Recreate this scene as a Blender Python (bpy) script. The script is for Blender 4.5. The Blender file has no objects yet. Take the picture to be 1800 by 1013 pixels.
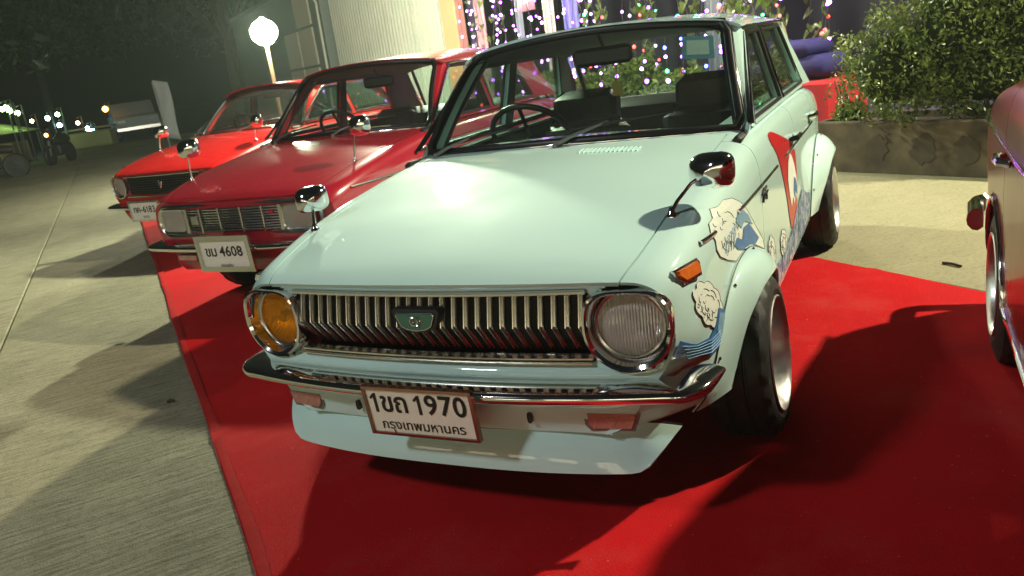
import bpy, bmesh, math, random
import numpy as np
from mathutils import Vector, Matrix
from mathutils.geometry import delaunay_2d_cdt
R = math.radians
random.seed(7)
SC = bpy.context.scene
COL = SC.collection

# ------------------------------------------------------------------ camera
cd = bpy.data.cameras.new('camera'); cam = bpy.data.objects.new('camera', cd); COL.objects.link(cam)
CP = Vector((1.164, -1.738, 1.258))
F = Vector((-0.437, 0.857, -0.273)); RT = Vector((0.899, 0.416, -0.133)); RT = (RT - F*RT.dot(F)/F.length_squared).normalized(); F.normalize()
UP = RT.cross(F)
cam.matrix_world = Matrix(((RT.x, UP.x, -F.x, CP.x), (RT.y, UP.y, -F.y, CP.y), (RT.z, UP.z, -F.z, CP.z), (0, 0, 0, 1)))
cd.sensor_width = 36; cd.lens = 28.57; cd.clip_start = .05; cd.clip_end = 400
cd.dof.use_dof = True; cd.dof.focus_distance = 2.1; cd.dof.aperture_fstop = 9
SC.camera = cam
# ------------------------------------------------------------------ night sky
W = bpy.data.worlds.new('World'); SC.world = W; W.use_nodes = True
wn = W.node_tree.nodes; wl = W.node_tree.links
sky = wn.new('ShaderNodeTexSky'); sky.sky_type = 'NISHITA'; sky.sun_disc = False
sky.sun_elevation = R(-4); sky.sun_rotation = R(140)
wl.new(sky.outputs[0], wn['Background'].inputs[0]); wn['Background'].inputs[1].default_value = .10
# ------------------------------------------------------------------ render and exposure
SC.render.engine = 'CYCLES'
SC.cycles.use_denoising = True; SC.cycles.use_adaptive_sampling = True; SC.cycles.adaptive_threshold = .02
SC.cycles.max_bounces = 8; SC.cycles.transparent_max_bounces = 16; SC.cycles.glossy_bounces = 4
SC.cycles.sample_clamp_indirect = 4; SC.cycles.caustics_reflective = False; SC.cycles.caustics_refractive = False
SC.view_settings.view_transform = 'Standard'; SC.view_settings.look = 'None'
SC.view_settings.exposure = .35; SC.view_settings.gamma = 1
LIGHT_A = 650.0   # emission of the bare bulb on the stand by the metal wall
LIGHT_B = 1400.0   # flood on the arm over the cars
LIGHT_R = 2900.0   # flood on the pole by the planter
HAZE = .0014
LIGHT_S = 820.0    # unseen street lamp, added as fill from the camera side

# ------------------------------------------------------------------ materials
MATS = {}
def nodes(name):
    m = bpy.data.materials.new(name); m.use_nodes = True; MATS[name] = m
    return m, m.node_tree.nodes, m.node_tree.links, m.node_tree.nodes['Principled BSDF']
def setp(b, **k):
    for a, v in k.items():
        b.inputs[a.replace('_', ' ')].default_value = v
def c4(c): return (c[0], c[1], c[2], 1)
def plain(name, col, rough=.5, metal=0, coat=0, var=.12, scale=12, bump=0, bscale=60, spec=.5, rvar=.12):
    m, n, l, b = nodes(name)
    setp(b, Roughness=rough, Metallic=metal, Coat_Weight=coat, Coat_Roughness=.05, Specular_IOR_Level=spec)
    tc = n.new('ShaderNodeTexCoord'); nz = n.new('ShaderNodeTexNoise'); nz.inputs['Scale'].default_value = scale; nz.inputs['Detail'].default_value = 5
    l.new(tc.outputs['Object'], nz.inputs['Vector'])
    mx = n.new('ShaderNodeMix'); mx.data_type = 'RGBA'
    mx.inputs[6].default_value = c4([x*(1-var) for x in col]); mx.inputs[7].default_value = c4([min(1, x*(1+var)) for x in col])
    l.new(nz.outputs['Fac'], mx.inputs[0]); l.new(mx.outputs[2], b.inputs['Base Color'])
    mr = n.new('ShaderNodeMapRange'); mr.inputs[3].default_value = max(.02, rough*(1-rvar*2)); mr.inputs[4].default_value = min(1, rough*(1+rvar*2))
    l.new(nz.outputs['Fac'], mr.inputs[0]); l.new(mr.outputs[0], b.inputs['Roughness'])
    if bump:
        nb = n.new('ShaderNodeTexNoise'); nb.inputs['Scale'].default_value = bscale; nb.inputs['Detail'].default_value = 6
        l.new(tc.outputs['Object'], nb.inputs['Vector'])
        bp = n.new('ShaderNodeBump'); bp.inputs['Strength'].default_value = bump; bp.inputs['Distance'].default_value = .01
        l.new(nb.outputs['Fac'], bp.inputs['Height']); l.new(bp.outputs[0], b.inputs['Normal'])
    return m
def emit(name, col, st):
    m, n, l, b = nodes(name); setp(b, Base_Color=c4(col), Emission_Color=c4(col), Emission_Strength=st); return m
def glass(name, tint, ior=1.45, rough=.0, mixbase=0.0):
    m = bpy.data.materials.new(name); m.use_nodes = True; MATS[name] = m; n = m.node_tree.nodes; l = m.node_tree.links; n.clear()
    o = n.new('ShaderNodeOutputMaterial'); mx = n.new('ShaderNodeMixShader'); fr = n.new('ShaderNodeFresnel'); fr.inputs[0].default_value = ior
    t = n.new('ShaderNodeBsdfTransparent'); t.inputs[0].default_value = c4(tint); g = n.new('ShaderNodeBsdfGlossy'); g.inputs[1].default_value = rough
    gb = n.new('ShaderNodeNewGeometry'); io = n.new('ShaderNodeMapRange'); io.inputs[3].default_value = ior; io.inputs[4].default_value = 1/ior; l.new(gb.outputs['Backfacing'], io.inputs[0]); l.new(io.outputs[0], fr.inputs[0])
    l.new(fr.outputs[0], mx.inputs[0]); l.new(t.outputs[0], mx.inputs[1]); l.new(g.outputs[0], mx.inputs[2])
    if mixbase:
        d0 = n.new('ShaderNodeBsdfDiffuse'); d0.inputs[0].default_value = (.6, .62, .58, 1); d1 = n.new('ShaderNodeBsdfTranslucent'); d1.inputs[0].default_value = (.6, .66, .58, 1); d = n.new('ShaderNodeMixShader'); l.new(d0.outputs[0], d.inputs[1]); l.new(d1.outputs[0], d.inputs[2]); m2 = n.new('ShaderNodeMixShader')
        nz = n.new('ShaderNodeTexNoise'); nz.inputs['Scale'].default_value = 3; nz.inputs['Detail'].default_value = 6
        mm = n.new('ShaderNodeMath'); mm.operation = 'MULTIPLY'; mm.inputs[1].default_value = mixbase*2
        l.new(nz.outputs['Fac'], mm.inputs[0]); l.new(mm.outputs[0], m2.inputs[0])
        l.new(mx.outputs[0], m2.inputs[1]); l.new(d.outputs[0], m2.inputs[2]); l.new(m2.outputs[0], o.inputs[0])
    else: l.new(mx.outputs[0], o.inputs[0])
    return m
M = {}
M['mint'] = plain('mint_paint', (.59, .83, .80), .62, 0, 1.0, var=.03, scale=3, rvar=.15, spec=.15, bump=.05, bscale=2.2)
M['crimson'] = plain('crimson_paint', (.40, .012, .03), .25, 0, 1.0, var=.08, scale=3)
M['scarlet'] = plain('scarlet_paint', (.60, .012, .012), .25, 0, 1.0, var=.08, scale=3)
M['maroon'] = plain('dark_red_paint', (.19, .001, .003), .30, 0, .35, var=.06, scale=3, spec=.15)
M['chrome'] = plain('chrome', (.82, .82, .83), .07, 1, 0, var=.03, scale=20, rvar=.5)
M['dullchrome'] = plain('aged_chrome', (.62, .62, .6), .22, 1, 0, var=.12, scale=25)
M['wiper'] = plain('wiper_grey', (.16, .165, .16), .35, .3)
M['grille'] = plain('grille_chrome', (.80, .79, .73), .24, 1, 0, var=.1, scale=40)
M['alloy'] = plain('polished_alloy', (.82, .82, .82), .32, 1, 0, var=.06, scale=30)
M['rubber'] = plain('tyre_rubber', (.010, .010, .011), .6, var=.25, scale=40, bump=.1, bscale=200)
M['trimblack'] = plain('black_rubber_trim', (.012, .012, .013), .4, var=.2)
M['cabin'] = plain('black_vinyl', (.016, .016, .017), .45, var=.25, scale=30, bump=.15, bscale=300)
M['liner'] = plain('grey_headliner', (.10, .105, .10), .8, var=.2, scale=30)
M['under'] = plain('underbody_black', (.008, .008, .008), .8)
M['white'] = plain('plate_white', (.86, .83, .72), .45, var=.05, scale=9)
M['ink'] = plain('plate_black_ink', (.012, .010, .010), .5)
M['plateframe'] = plain('bronze_plate_frame', (.42, .22, .18), .22, .9)
M['badge'] = plain('green_enamel', (.03, .15, .10), .2, 0, 1)
M['amber'] = plain('amber_lens', (.75, .16, .02), .18, 0, 1, var=.25, scale=60)
M['turn'] = plain('faded_pink_lens', (.44, .19, .15), .25, 0, .8, var=.35, scale=25, bump=.3, bscale=90)
M['glass'] = glass('window_glass', (.82, .90, .85), 1.45, 0, .05)
M['sideglass'] = glass('side_window_glass', (.76, .84, .80), 1.5, 0, .015)
M['clearglass'] = glass('rear_glass', (.86, .93, .90), 1.45)
M['darkglass'] = glass('light_block_glass', (.06, .07, .07), 1.5)  # dark tint added to stop lamp light passing through the cabin
def lens(name, tint, mixv=.20):
    m = bpy.data.materials.new(name); m.use_nodes = True; MATS[name] = m; n = m.node_tree.nodes; l = m.node_tree.links; n.clear()
    o = n.new('ShaderNodeOutputMaterial'); mx = n.new('ShaderNodeMixShader'); mx.inputs[0].default_value = mixv
    t = n.new('ShaderNodeBsdfTransparent'); t.inputs[0].default_value = c4(tint); g = n.new('ShaderNodeBsdfPrincipled')
    setp(g, Base_Color=c4([x*.8 for x in tint]), Roughness=.12, Coat_Weight=1.0)
    tc = n.new('ShaderNodeTexCoord'); wv = n.new('ShaderNodeTexWave'); wv.bands_direction = 'X'; wv.inputs['Scale'].default_value = 42; wv.inputs['Distortion'].default_value = .6
    l.new(tc.outputs['Object'], wv.inputs['Vector']); bp = n.new('ShaderNodeBump'); bp.inputs['Strength'].default_value = .6; bp.inputs['Distance'].default_value = .004
    l.new(wv.outputs['Fac'], bp.inputs['Height']); l.new(bp.outputs[0], g.inputs['Normal'])
    l.new(t.outputs[0], mx.inputs[1]); l.new(g.outputs[0], mx.inputs[2]); l.new(mx.outputs[0], o.inputs[0]); return m
M['lens'] = lens('headlamp_lens', (1, .98, .93), .46); M['oldlens'] = lens('aged_headlamp_lens', (.80, .78, .66), .55); M['lensyellow'] = lens('yellow_headlamp_lens', (1, .50, .012), .28)
def reflector():
    m, n, l, b = nodes('lamp_reflector'); setp(b, Metallic=1.0, Roughness=.33, Base_Color=(.95, .93, .86, 1))
    tc = n.new('ShaderNodeTexCoord'); wv = n.new('ShaderNodeTexWave'); wv.bands_direction = 'X'; wv.inputs['Scale'].default_value = 38; wv.inputs['Distortion'].default_value = 1.5; wv.inputs['Detail'].default_value = 2
    l.new(tc.outputs['Object'], wv.inputs['Vector']); bp = n.new('ShaderNodeBump'); bp.inputs['Strength'].default_value = .7; bp.inputs['Distance'].default_value = .006
    l.new(wv.outputs['Fac'], bp.inputs['Height']); l.new(bp.outputs[0], b.inputs['Normal']); return m
M['reflector'] = reflector()
M['decalwhite'] = plain('decal_cream', (.86, .92, .84), .4, var=.05)
M['decalblue'] = plain('decal_blue', (.05, .17, .42), .4, var=.45, scale=45)
M['decalpale'] = plain('decal_pale_blue', (.20, .38, .55), .4, var=.3, scale=40)
M['decalred'] = plain('decal_red', (.55, .01, .02), .3, var=.06)
M['decalink'] = plain('decal_ink', (.03, .045, .08), .4)
def sea_mat():
    m, n, l, b = nodes('decal_sea'); setp(b, Roughness=.4)
    tc = n.new('ShaderNodeTexCoord'); nz = n.new('ShaderNodeTexNoise'); nz.inputs['Scale'].default_value = 22; nz.inputs['Detail'].default_value = 3; nz.inputs['Distortion'].default_value = 1.4
    l.new(tc.outputs['Object'], nz.inputs['Vector']); cr = n.new('ShaderNodeValToRGB')
    e = cr.color_ramp.elements; e[0].position = .36; e[0].color = (.03, .07, .20, 1); e[1].position = .66; e[1].color = (.62, .66, .62, 1)
    k = e.new(.48); k.color = (.08, .17, .36, 1)
    l.new(nz.outputs['Fac'], cr.inputs[0]); l.new(cr.outputs[0], b.inputs['Base Color']); return m
M['decalsea'] = sea_mat()
UX, UY = -.811, .585           # direction of the kerb, carpet and wall
NX, NY = .585, .811            # from the road towards the wall
def concrete(name, ca, cb, broom=.5, stain=.5):
    m, n, l, b = nodes(name); setp(b, Roughness=.85, Specular_IOR_Level=.25)
    tc = n.new('ShaderNodeTexCoord'); mp = n.new('ShaderNodeMapping'); mp.inputs['Rotation'].default_value = (0, 0, -math.atan2(.46, .36))
    l.new(tc.outputs['Object'], mp.inputs[0])
    n1 = n.new('ShaderNodeTexNoise'); n1.inputs['Scale'].default_value = .9; n1.inputs['Detail'].default_value = 8; n1.inputs['Roughness'].default_value = .65
    l.new(tc.outputs['Object'], n1.inputs['Vector'])
    sc = n.new('ShaderNodeMapping'); sc.inputs['Scale'].default_value = (5.0, 60, 1); l.new(mp.outputs[0], sc.inputs[0])
    n2 = n.new('ShaderNodeTexNoise'); n2.inputs['Scale'].default_value = 1; n2.inputs['Detail'].default_value = 4; l.new(sc.outputs[0], n2.inputs['Vector'])
    n3 = n.new('ShaderNodeTexNoise'); n3.inputs['Scale'].default_value = 150; n3.inputs['Detail'].default_value = 3; l.new(tc.outputs['Object'], n3.inputs['Vector'])
    n4 = n.new('ShaderNodeTexNoise'); n4.inputs['Scale'].default_value = 7; n4.inputs['Detail'].default_value = 9; n4.inputs['Roughness'].default_value = .7; l.new(mp.outputs[0], n4.inputs['Vector'])
    cr = n.new('ShaderNodeValToRGB'); e = cr.color_ramp.elements; e[0].position = .30; e[0].color = c4(ca); e[1].position = .70; e[1].color = c4(cb)
    ad = n.new('ShaderNodeMix'); ad.inputs[0].default_value = .5; l.new(n1.outputs['Fac'], ad.inputs[2]); l.new(n4.outputs['Fac'], ad.inputs[3]); l.new(ad.outputs[0], cr.inputs[0])
    mg = n.new('ShaderNodeMix'); mg.data_type = 'RGBA'; mg.blend_type = 'MULTIPLY'; mg.inputs[0].default_value = stain
    c2 = n.new('ShaderNodeValToRGB'); q = c2.color_ramp.elements; q[0].position = .35; q[0].color = (.35, .34, .31, 1); q[1].position = .6; q[1].color = (1, 1, 1, 1)
    l.new(n2.outputs['Fac'], c2.inputs[0]); l.new(cr.outputs[0], mg.inputs[6]); l.new(c2.outputs[0], mg.inputs[7]); l.new(mg.outputs[2], b.inputs['Base Color'])
    sp = n.new('ShaderNodeMix'); sp.data_type = 'RGBA'; sp.blend_type = 'MULTIPLY'; sp.inputs[0].default_value = .5
    c3 = n.new('ShaderNodeValToRGB'); w = c3.color_ramp.elements; w[0].position = .34; w[0].color = (.28, .27, .25, 1); w[1].position = .50; w[1].color = (1, 1, 1, 1)
    n5 = n.new('ShaderNodeTexNoise'); n5.inputs['Scale'].default_value = 46; n5.inputs['Detail'].default_value = 6; n5.inputs['Roughness'].default_value = .75; l.new(tc.outputs['Object'], n5.inputs['Vector']); l.new(n5.outputs['Fac'], c3.inputs[0])
    l.new(mg.outputs[2], sp.inputs[6]); l.new(c3.outputs[0], sp.inputs[7]); l.new(sp.outputs[2], b.inputs['Base Color'])
    hs = n.new('ShaderNodeMath'); hs.operation = 'ADD'; h3 = n.new('ShaderNodeMath'); h3.operation = 'MULTIPLY'; h3.inputs[1].default_value = .5
    l.new(n3.outputs['Fac'], h3.inputs[0]); l.new(n2.outputs['Fac'], hs.inputs[0]); l.new(h3.outputs[0], hs.inputs[1])
    bp = n.new('ShaderNodeBump'); bp.inputs['Strength'].default_value = broom; bp.inputs['Distance'].default_value = .008
    l.new(hs.outputs[0], bp.inputs['Height']); l.new(bp.outputs[0], b.inputs['Normal']); return m
M['concrete'] = concrete('broomed_concrete', (.22, .198, .132), (.40, .36, .25), .85, .5)
M['concretesmooth'] = concrete('smooth_concrete', (.25, .23, .145), (.34, .31, .20), .2, .15)
M['asphalt'] = plain('asphalt', (.045, .046, .05), .8, var=.3, scale=2, bump=.4, bscale=90)
M['joint'] = plain('joint_dirt', (.05, .045, .04), .95)
M['carpet'] = plain('red_carpet', (.52, .007, .011), .95, var=.22, scale=3.2, bump=.5, bscale=260, spec=.12)
def carpet_mat():
    m = M['carpet']; n = m.node_tree.nodes; l = m.node_tree.links; b = n['Principled BSDF']; src = b.inputs['Base Color'].links[0].from_socket
    tc = n.new('ShaderNodeTexCoord'); a = n.new('ShaderNodeTexNoise'); a.inputs['Scale'].default_value = 1.6; a.inputs['Detail'].default_value = 9; a.inputs['Roughness'].default_value = .7; l.new(tc.outputs['Object'], a.inputs['Vector'])
    r = n.new('ShaderNodeValToRGB'); e = r.color_ramp.elements; e[0].position = .52; e[0].color = (0, 0, 0, 1); e[1].position = .78; e[1].color = (.55, .55, .55, 1); l.new(a.outputs['Fac'], r.inputs[0])
    x = n.new('ShaderNodeMix'); x.data_type = 'RGBA'; x.inputs[7].default_value = (.42, .07, .06, 1); l.new(r.outputs[0], x.inputs[0]); l.new(src, x.inputs[6])
    v = n.new('ShaderNodeTexNoise'); v.inputs['Scale'].default_value = 75; v.inputs['Detail'].default_value = 2; l.new(tc.outputs['Object'], v.inputs['Vector'])
    q = n.new('ShaderNodeValToRGB'); f = q.color_ramp.elements; f[0].position = .74; f[0].color = (0, 0, 0, 1); f[1].position = .78; f[1].color = (.6, .6, .6, 1); l.new(v.outputs['Fac'], q.inputs[0])
    y = n.new('ShaderNodeMix'); y.data_type = 'RGBA'; y.inputs[7].default_value = (.45, .25, .2, 1); l.new(q.outputs[0], y.inputs[0]); l.new(x.outputs[2], y.inputs[6]); l.new(y.outputs[2], b.inputs['Base Color'])
carpet_mat()
M['tape'] = plain('red_cloth_tape', (.40, .022, .022), .95, var=.3, scale=30, spec=.05)
def planter_mat():
    m, n, l, b = nodes('stained_planter_concrete'); setp(b, Roughness=.9)
    tc = n.new('ShaderNodeTexCoord'); nz = n.new('ShaderNodeTexNoise'); nz.inputs['Scale'].default_value = 5; nz.inputs['Detail'].default_value = 8; l.new(tc.outputs['Object'], nz.inputs['Vector'])
    vr = n.new('ShaderNodeTexVoronoi'); vr.inputs['Scale'].default_value = 5.2; l.new(tc.outputs['Object'], vr.inputs['Vector'])
    cr = n.new('ShaderNodeValToRGB'); e = cr.color_ramp.elements; e[0].position = .3; e[0].color = (.045, .034, .020, 1); e[1].position = .72; e[1].color = (.135, .105, .060, 1)
    l.new(nz.outputs['Fac'], cr.inputs[0]); c2 = n.new('ShaderNodeValToRGB'); q = c2.color_ramp.elements; q[0].position = .12; q[0].color = (.55, .52, .48, 1); q[1].position = .5; q[1].color = (1, 1, 1, 1)
    l.new(vr.outputs['Distance'], c2.inputs[0]); mg = n.new('ShaderNodeMix'); mg.data_type = 'RGBA'; mg.blend_type = 'MULTIPLY'; mg.inputs[0].default_value = .9
    l.new(cr.outputs[0], mg.inputs[6]); l.new(c2.outputs[0], mg.inputs[7]); l.new(mg.outputs[2], b.inputs['Base Color'])
    bp = n.new('ShaderNodeBump'); bp.inputs['Strength'].default_value = .5; bp.inputs['Distance'].default_value = .02; l.new(nz.outputs['Fac'], bp.inputs['Height']); l.new(bp.outputs[0], b.inputs['Normal']); return m
M['planter'] = planter_mat()
M['blotch'] = plain('old_dark_paint', (.050, .037, .022), .95, var=.6, scale=16)
def leaf_mat(name, a, b_, tr=.25):
    m, n, l, b = nodes(name); setp(b, Roughness=.35, Specular_IOR_Level=.5)
    g = n.new('ShaderNodeNewGeometry'); mx = n.new('ShaderNodeMix'); mx.data_type = 'RGBA'; mx.inputs[6].default_value = c4(a); mx.inputs[7].default_value = c4(b_)
    l.new(g.outputs['Random Per Island'], mx.inputs[0]); l.new(mx.outputs[2], b.inputs['Base Color'])
    t = n.new('ShaderNodeBsdfTranslucent'); l.new(mx.outputs[2], t.inputs[0]); s = n.new('ShaderNodeMixShader'); s.inputs[0].default_value = tr
    l.new(b.outputs[0], s.inputs[1]); l.new(t.outputs[0], s.inputs[2]); l.new(s.outputs[0], n['Material Output'].inputs[0]); return m
M['bush'] = leaf_mat('bush_leaves', (.045, .085, .012), (.22, .27, .06))
M['vine'] = leaf_mat('vine_leaves', (.06, .13, .02), (.22, .30, .05), .35)
M['treeleaf'] = leaf_mat('tree_leaves', (.012, .026, .008), (.03, .05, .014))
M['shade'] = plain('bush_shade_core', (.02, .03, .01), .95, var=.5, scale=30, spec=.05)  # dark colour stands in for the shade deep inside the bushes
M['bark'] = plain('bark', (.07, .05, .035), .9, var=.4, scale=20, bump=.6, bscale=40)
M['flower'] = plain('red_flower', (.6, .04, .03), .6)
M['zinc'] = plain('corrugated_zinc', (.55, .57, .48), .7, .05, var=.16, scale=1.3, spec=.3)
M['lamppole'] = plain('lamp_pole_paint', (.20, .13, .07), .6)
M['panel'] = plain('pale_board', (.55, .50, .40), .6, var=.1, scale=2)
M['steel'] = plain('grey_steel', (.16, .19, .18), .5, .4, var=.2)
M['orange'] = plain('orange_painted_post', (.55, .30, .16), .5, var=.12, scale=4)
M['inside'] = plain('dark_violet_wall', (.012, .012, .022), .7, var=.4, scale=3)
M['tile'] = plain('blue_grey_tile', (.10, .10, .15), .5, var=.3, scale=14)
M['redcloth'] = plain('red_tablecloth', (.45, .012, .02), .8, var=.15, scale=4)
M['bluecloth'] = plain('blue_violet_fabric', (.022, .018, .13), .8, var=.5, scale=9, bump=.8, bscale=9)
M['ribbonpink'] = plain('pink_drape', (.45, .26, .24), .7, var=.15)
M['ribboncream'] = plain('cream_drape', (.60, .58, .42), .7, var=.15)
M['ribbonblue'] = plain('blue_drape', (.16, .18, .42), .6, var=.15)
M['ribbongrey'] = plain('grey_green_drape', (.20, .26, .22), .7, var=.15)
M['dark'] = plain('dark_paint', (.02, .022, .025), .5, var=.3)
M['canvas'] = plain('canvas', (.40, .38, .22), .8, var=.2, scale=3)
M['bluegrey'] = plain('pale_truck_paint', (.30, .36, .42), .35, 0, .5, var=.1)
M['banner'] = plain('banner_cloth', (.16, .18, .19), .8, var=.25, scale=2)
M['sticker'] = plain('blue_sticker', (.04, .15, .22), .5, var=.3, scale=80)
M['stickerwhite'] = plain('sticker_paper', (.22, .32, .32), .6, var=.35, scale=120)
M['yellowtag'] = plain('yellow_tag', (.28, .21, .03), .5)
M['bulbA'] = emit('flood_bulb', (.92, 1, .76), LIGHT_A)
M['fillwindow'] = emit('fill_glow_window', (1, .86, .58), 2.6)  # glow added out of view to brighten the chrome and car fronts
M['bulbB'] = emit('flood_panel', (1, .97, .85), 30)
for k, c, s in (('purple', (.42, .10, 1), 26), ('violet', (.65, .25, 1), 22), ('green', (.05, 1, .25), 18), ('redled', (1, .06, .05), 10), ('blueled', (.10, .15, 1), 18), ('lampgreen', (.55, 1, .35), 26), ('lampcyan', (.5, .95, 1), 24), ('lampwarm', (1, .72, .42), 22), ('lampamber', (1, .35, .08), 12), ('lamppink', (1, .30, .30), 12)):
    M[k] = emit(k+'_bulb', c, s)

# ------------------------------------------------------------------ mesh helpers
class MB:
    def __init__(s): s.v = []; s.f = []
    def add(s, vs, fs):
        o = len(s.v); s.v += [tuple(p) for p in vs]; s.f += [tuple(i+o for i in f) for f in fs]; return s
    def box(s, c, d, rz=0, bev=0):
        x, y, z = (k/2 for k in d)
        if bev:
            pts = []
            for sz, zz in ((-1, -z), (-1, -z+bev), (1, z-bev), (1, z)):
                ins = bev if abs(zz) == z else 0
                ex, ey = x-ins, y-ins
                b = bev*.6
                ring = [(ex, ey-b), (ex-b, ey), (-ex+b, ey), (-ex, ey-b), (-ex, -ey+b), (-ex+b, -ey), (ex-b, -ey), (ex, -ey+b)]
                pts += [(a, q, zz) for a, q in ring]
            fs = [tuple(range(7, -1, -1)), tuple(range(24, 32))]
            for r in range(3):
                for i in range(8): fs.append((r*8+i, r*8+(i+1) % 8, r*8+8+(i+1) % 8, r*8+8+i))
        else:
            pts = [(a, b, q) for q in (-z, z) for a, b in ((-x, -y), (x, -y), (x, y), (-x, y))]
            fs = [(3, 2, 1, 0), (4, 5, 6, 7), (0, 1, 5, 4), (1, 2, 6, 5), (2, 3, 7, 6), (3, 0, 4, 7)]
        cz, sz = math.cos(rz), math.sin(rz)
        return s.add([(c[0]+a*cz-b*sz, c[1]+a*sz+b*cz, c[2]+q) for a, b, q in pts], fs)
    def tube(s, path, rad, n=8, cap=True, closed=False):
        P = [Vector(p) for p in path]; k = len(P)
        if not hasattr(rad, '__len__'): rad = [rad]*k
        rings = []; up = None
        for i, p in enumerate(P):
            if closed: t = (P[(i+1) % k]-P[i-1])
            else: t = P[min(i+1, k-1)]-P[max(i-1, 0)]
            t.normalize()
            if up is None: up = Vector((0, 0, 1)) if abs(t.z) < .9 else Vector((1, 0, 0))
            a = t.cross(up)
            if a.length < 1e-4: a = t.orthogonal()
            a.normalize(); b = a.cross(t); up = b
            rings.append([p+(a*math.cos(2*math.pi*j/n)+b*math.sin(2*math.pi*j/n))*rad[i] for j in range(n)])
        vs = [q for r in rings for q in r]; fs = []
        for i in range(k if closed else k-1):
            i2 = (i+1) % k
            for j in range(n): fs.append((i*n+j, i*n+(j+1) % n, i2*n+(j+1) % n, i2*n+j))
        if cap and not closed: fs += [tuple(range(n-1, -1, -1)), tuple((k-1)*n+j for j in range(n))]
        return s.add(vs, fs)
    def lathe(s, prof, c, ax='x', n=32, a0=0, a1=2*math.pi):
        full = abs(a1-a0-2*math.pi) < 1e-6; m = n if full else n+1; vs = []
        for i in range(m):
            t = a0+(a1-a0)*i/n
            for h, r in prof:
                u, w = r*math.cos(t), r*math.sin(t)
                q = {'x': (h, u, w), 'y': (u, h, w), 'z': (u, w, h)}[ax]; vs.append((c[0]+q[0], c[1]+q[1], c[2]+q[2]))
        p = len(prof); fs = []
        for i in range(n):
            i2 = (i+1) % m
            for j in range(p-1): fs.append((i*p+j, i*p+j+1, i2*p+j+1, i2*p+j))
        return s.add(vs, fs)
    def grid(s, G, skip=None):
        a = len(G); b = len(G[0]); vs = [q for r in G for q in r]
        fs = [(i*b+j, i*b+j+1, (i+1)*b+j+1, (i+1)*b+j) for i in range(a-1) for j in range(b-1) if not (skip and skip(i, j))]
        return s.add(vs, fs)
    def sweep(s, path, prof, closed_prof=True, scale=None):
        # path: (pos, outward normal); profile (n,z)
        k = len(path); m = len(prof); vs = []
        for i, (p, nn) in enumerate(path):
            q = scale[i] if scale else 1
            for a, z in prof: vs.append((p[0]+nn[0]*a*q, p[1]+nn[1]*a*q, p[2]+z*q))
        fs = []
        for i in range(k-1):
            for j in range(m if closed_prof else m-1): fs.append((i*m+j, i*m+(j+1) % m, (i+1)*m+(j+1) % m, (i+1)*m+j))
        if closed_prof: fs += [tuple(range(m-1, -1, -1)), tuple((k-1)*m+j for j in range(m))]
        return s.add(vs, fs)
    def prism(s, poly, f0, f1):
        # poly in 2d mapped by two functions to front / back
        n = len(poly); vs = [f0(*p) for p in poly]+[f1(*p) for p in poly]
        return s.add(vs, [tuple(range(n)), tuple(range(2*n-1, n-1, -1))]+[(i, n+i, n+(i+1) % n, (i+1) % n) for i in range(n)])
    def build(s, name, mat, parent=None, smooth=35, loc=None, recalc=True):
        me = bpy.data.meshes.new(name); me.from_pydata(s.v, [], s.f); me.validate()
        if recalc:
            bm = bmesh.new(); bm.from_mesh(me); bmesh.ops.remove_doubles(bm, verts=bm.verts, dist=1e-6); bmesh.ops.recalc_face_normals(bm, faces=bm.faces); bm.to_mesh(me); bm.free()
        if smooth:
            me.polygons.foreach_set('use_smooth', [True]*len(me.polygons)); me.set_sharp_from_angle(angle=R(smooth))
        me.materials.append(M[mat] if isinstance(mat, str) else mat); me.update()
        o = bpy.data.objects.new(name, me); COL.objects.link(o)
        if parent is not None: o.parent = parent
        if loc: o.location = loc
        return o
def tag(o, label, cat, group=None, kind=None):
    if label: o['label'] = label
    if cat: o['category'] = cat
    if group: o['group'] = group
    if kind: o['kind'] = kind
    return o
def empty(name, loc=(0, 0, 0), rz=0, label=None, cat=None, group=None):
    o = bpy.data.objects.new(name, None); COL.objects.link(o); o.location = loc; o.rotation_euler = (0, 0, rz); o.empty_display_size = .2
    return tag(o, label, cat, group)
def dup(o, parent=None, loc=None):
    c = o.copy(); COL.objects.link(c); c.parent = parent
    if loc: c.location = loc
    for ch in o.children: dup(ch, c)
    return c
def struct(o): o['kind'] = 'structure'; return o
def pchip(K):
    xs = np.array([k[0] for k in K], float); ys = np.array([k[1] for k in K], float); h = np.diff(xs); d = np.diff(ys)/h
    m = np.zeros(len(xs)); m[0] = d[0]; m[-1] = d[-1]
    for i in range(1, len(xs)-1):
        if d[i-1]*d[i] > 0: w1 = 2*h[i]+h[i-1]; w2 = h[i]+2*h[i-1]; m[i] = (w1+w2)/(w1/d[i-1]+w2/d[i])
    def f(x):
        x = min(max(x, xs[0]), xs[-1]); i = min(max(int(np.searchsorted(xs, x))-1, 0), len(h)-1); t = (x-xs[i])/h[i]
        return float((2*t**3-3*t*t+1)*ys[i]+(t**3-2*t*t+t)*h[i]*m[i]+(-2*t**3+3*t*t)*ys[i+1]+(t**3-t*t)*h[i]*m[i+1])
    return f
def lerp(a, b, t): return a+(b-a)*t
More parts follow.
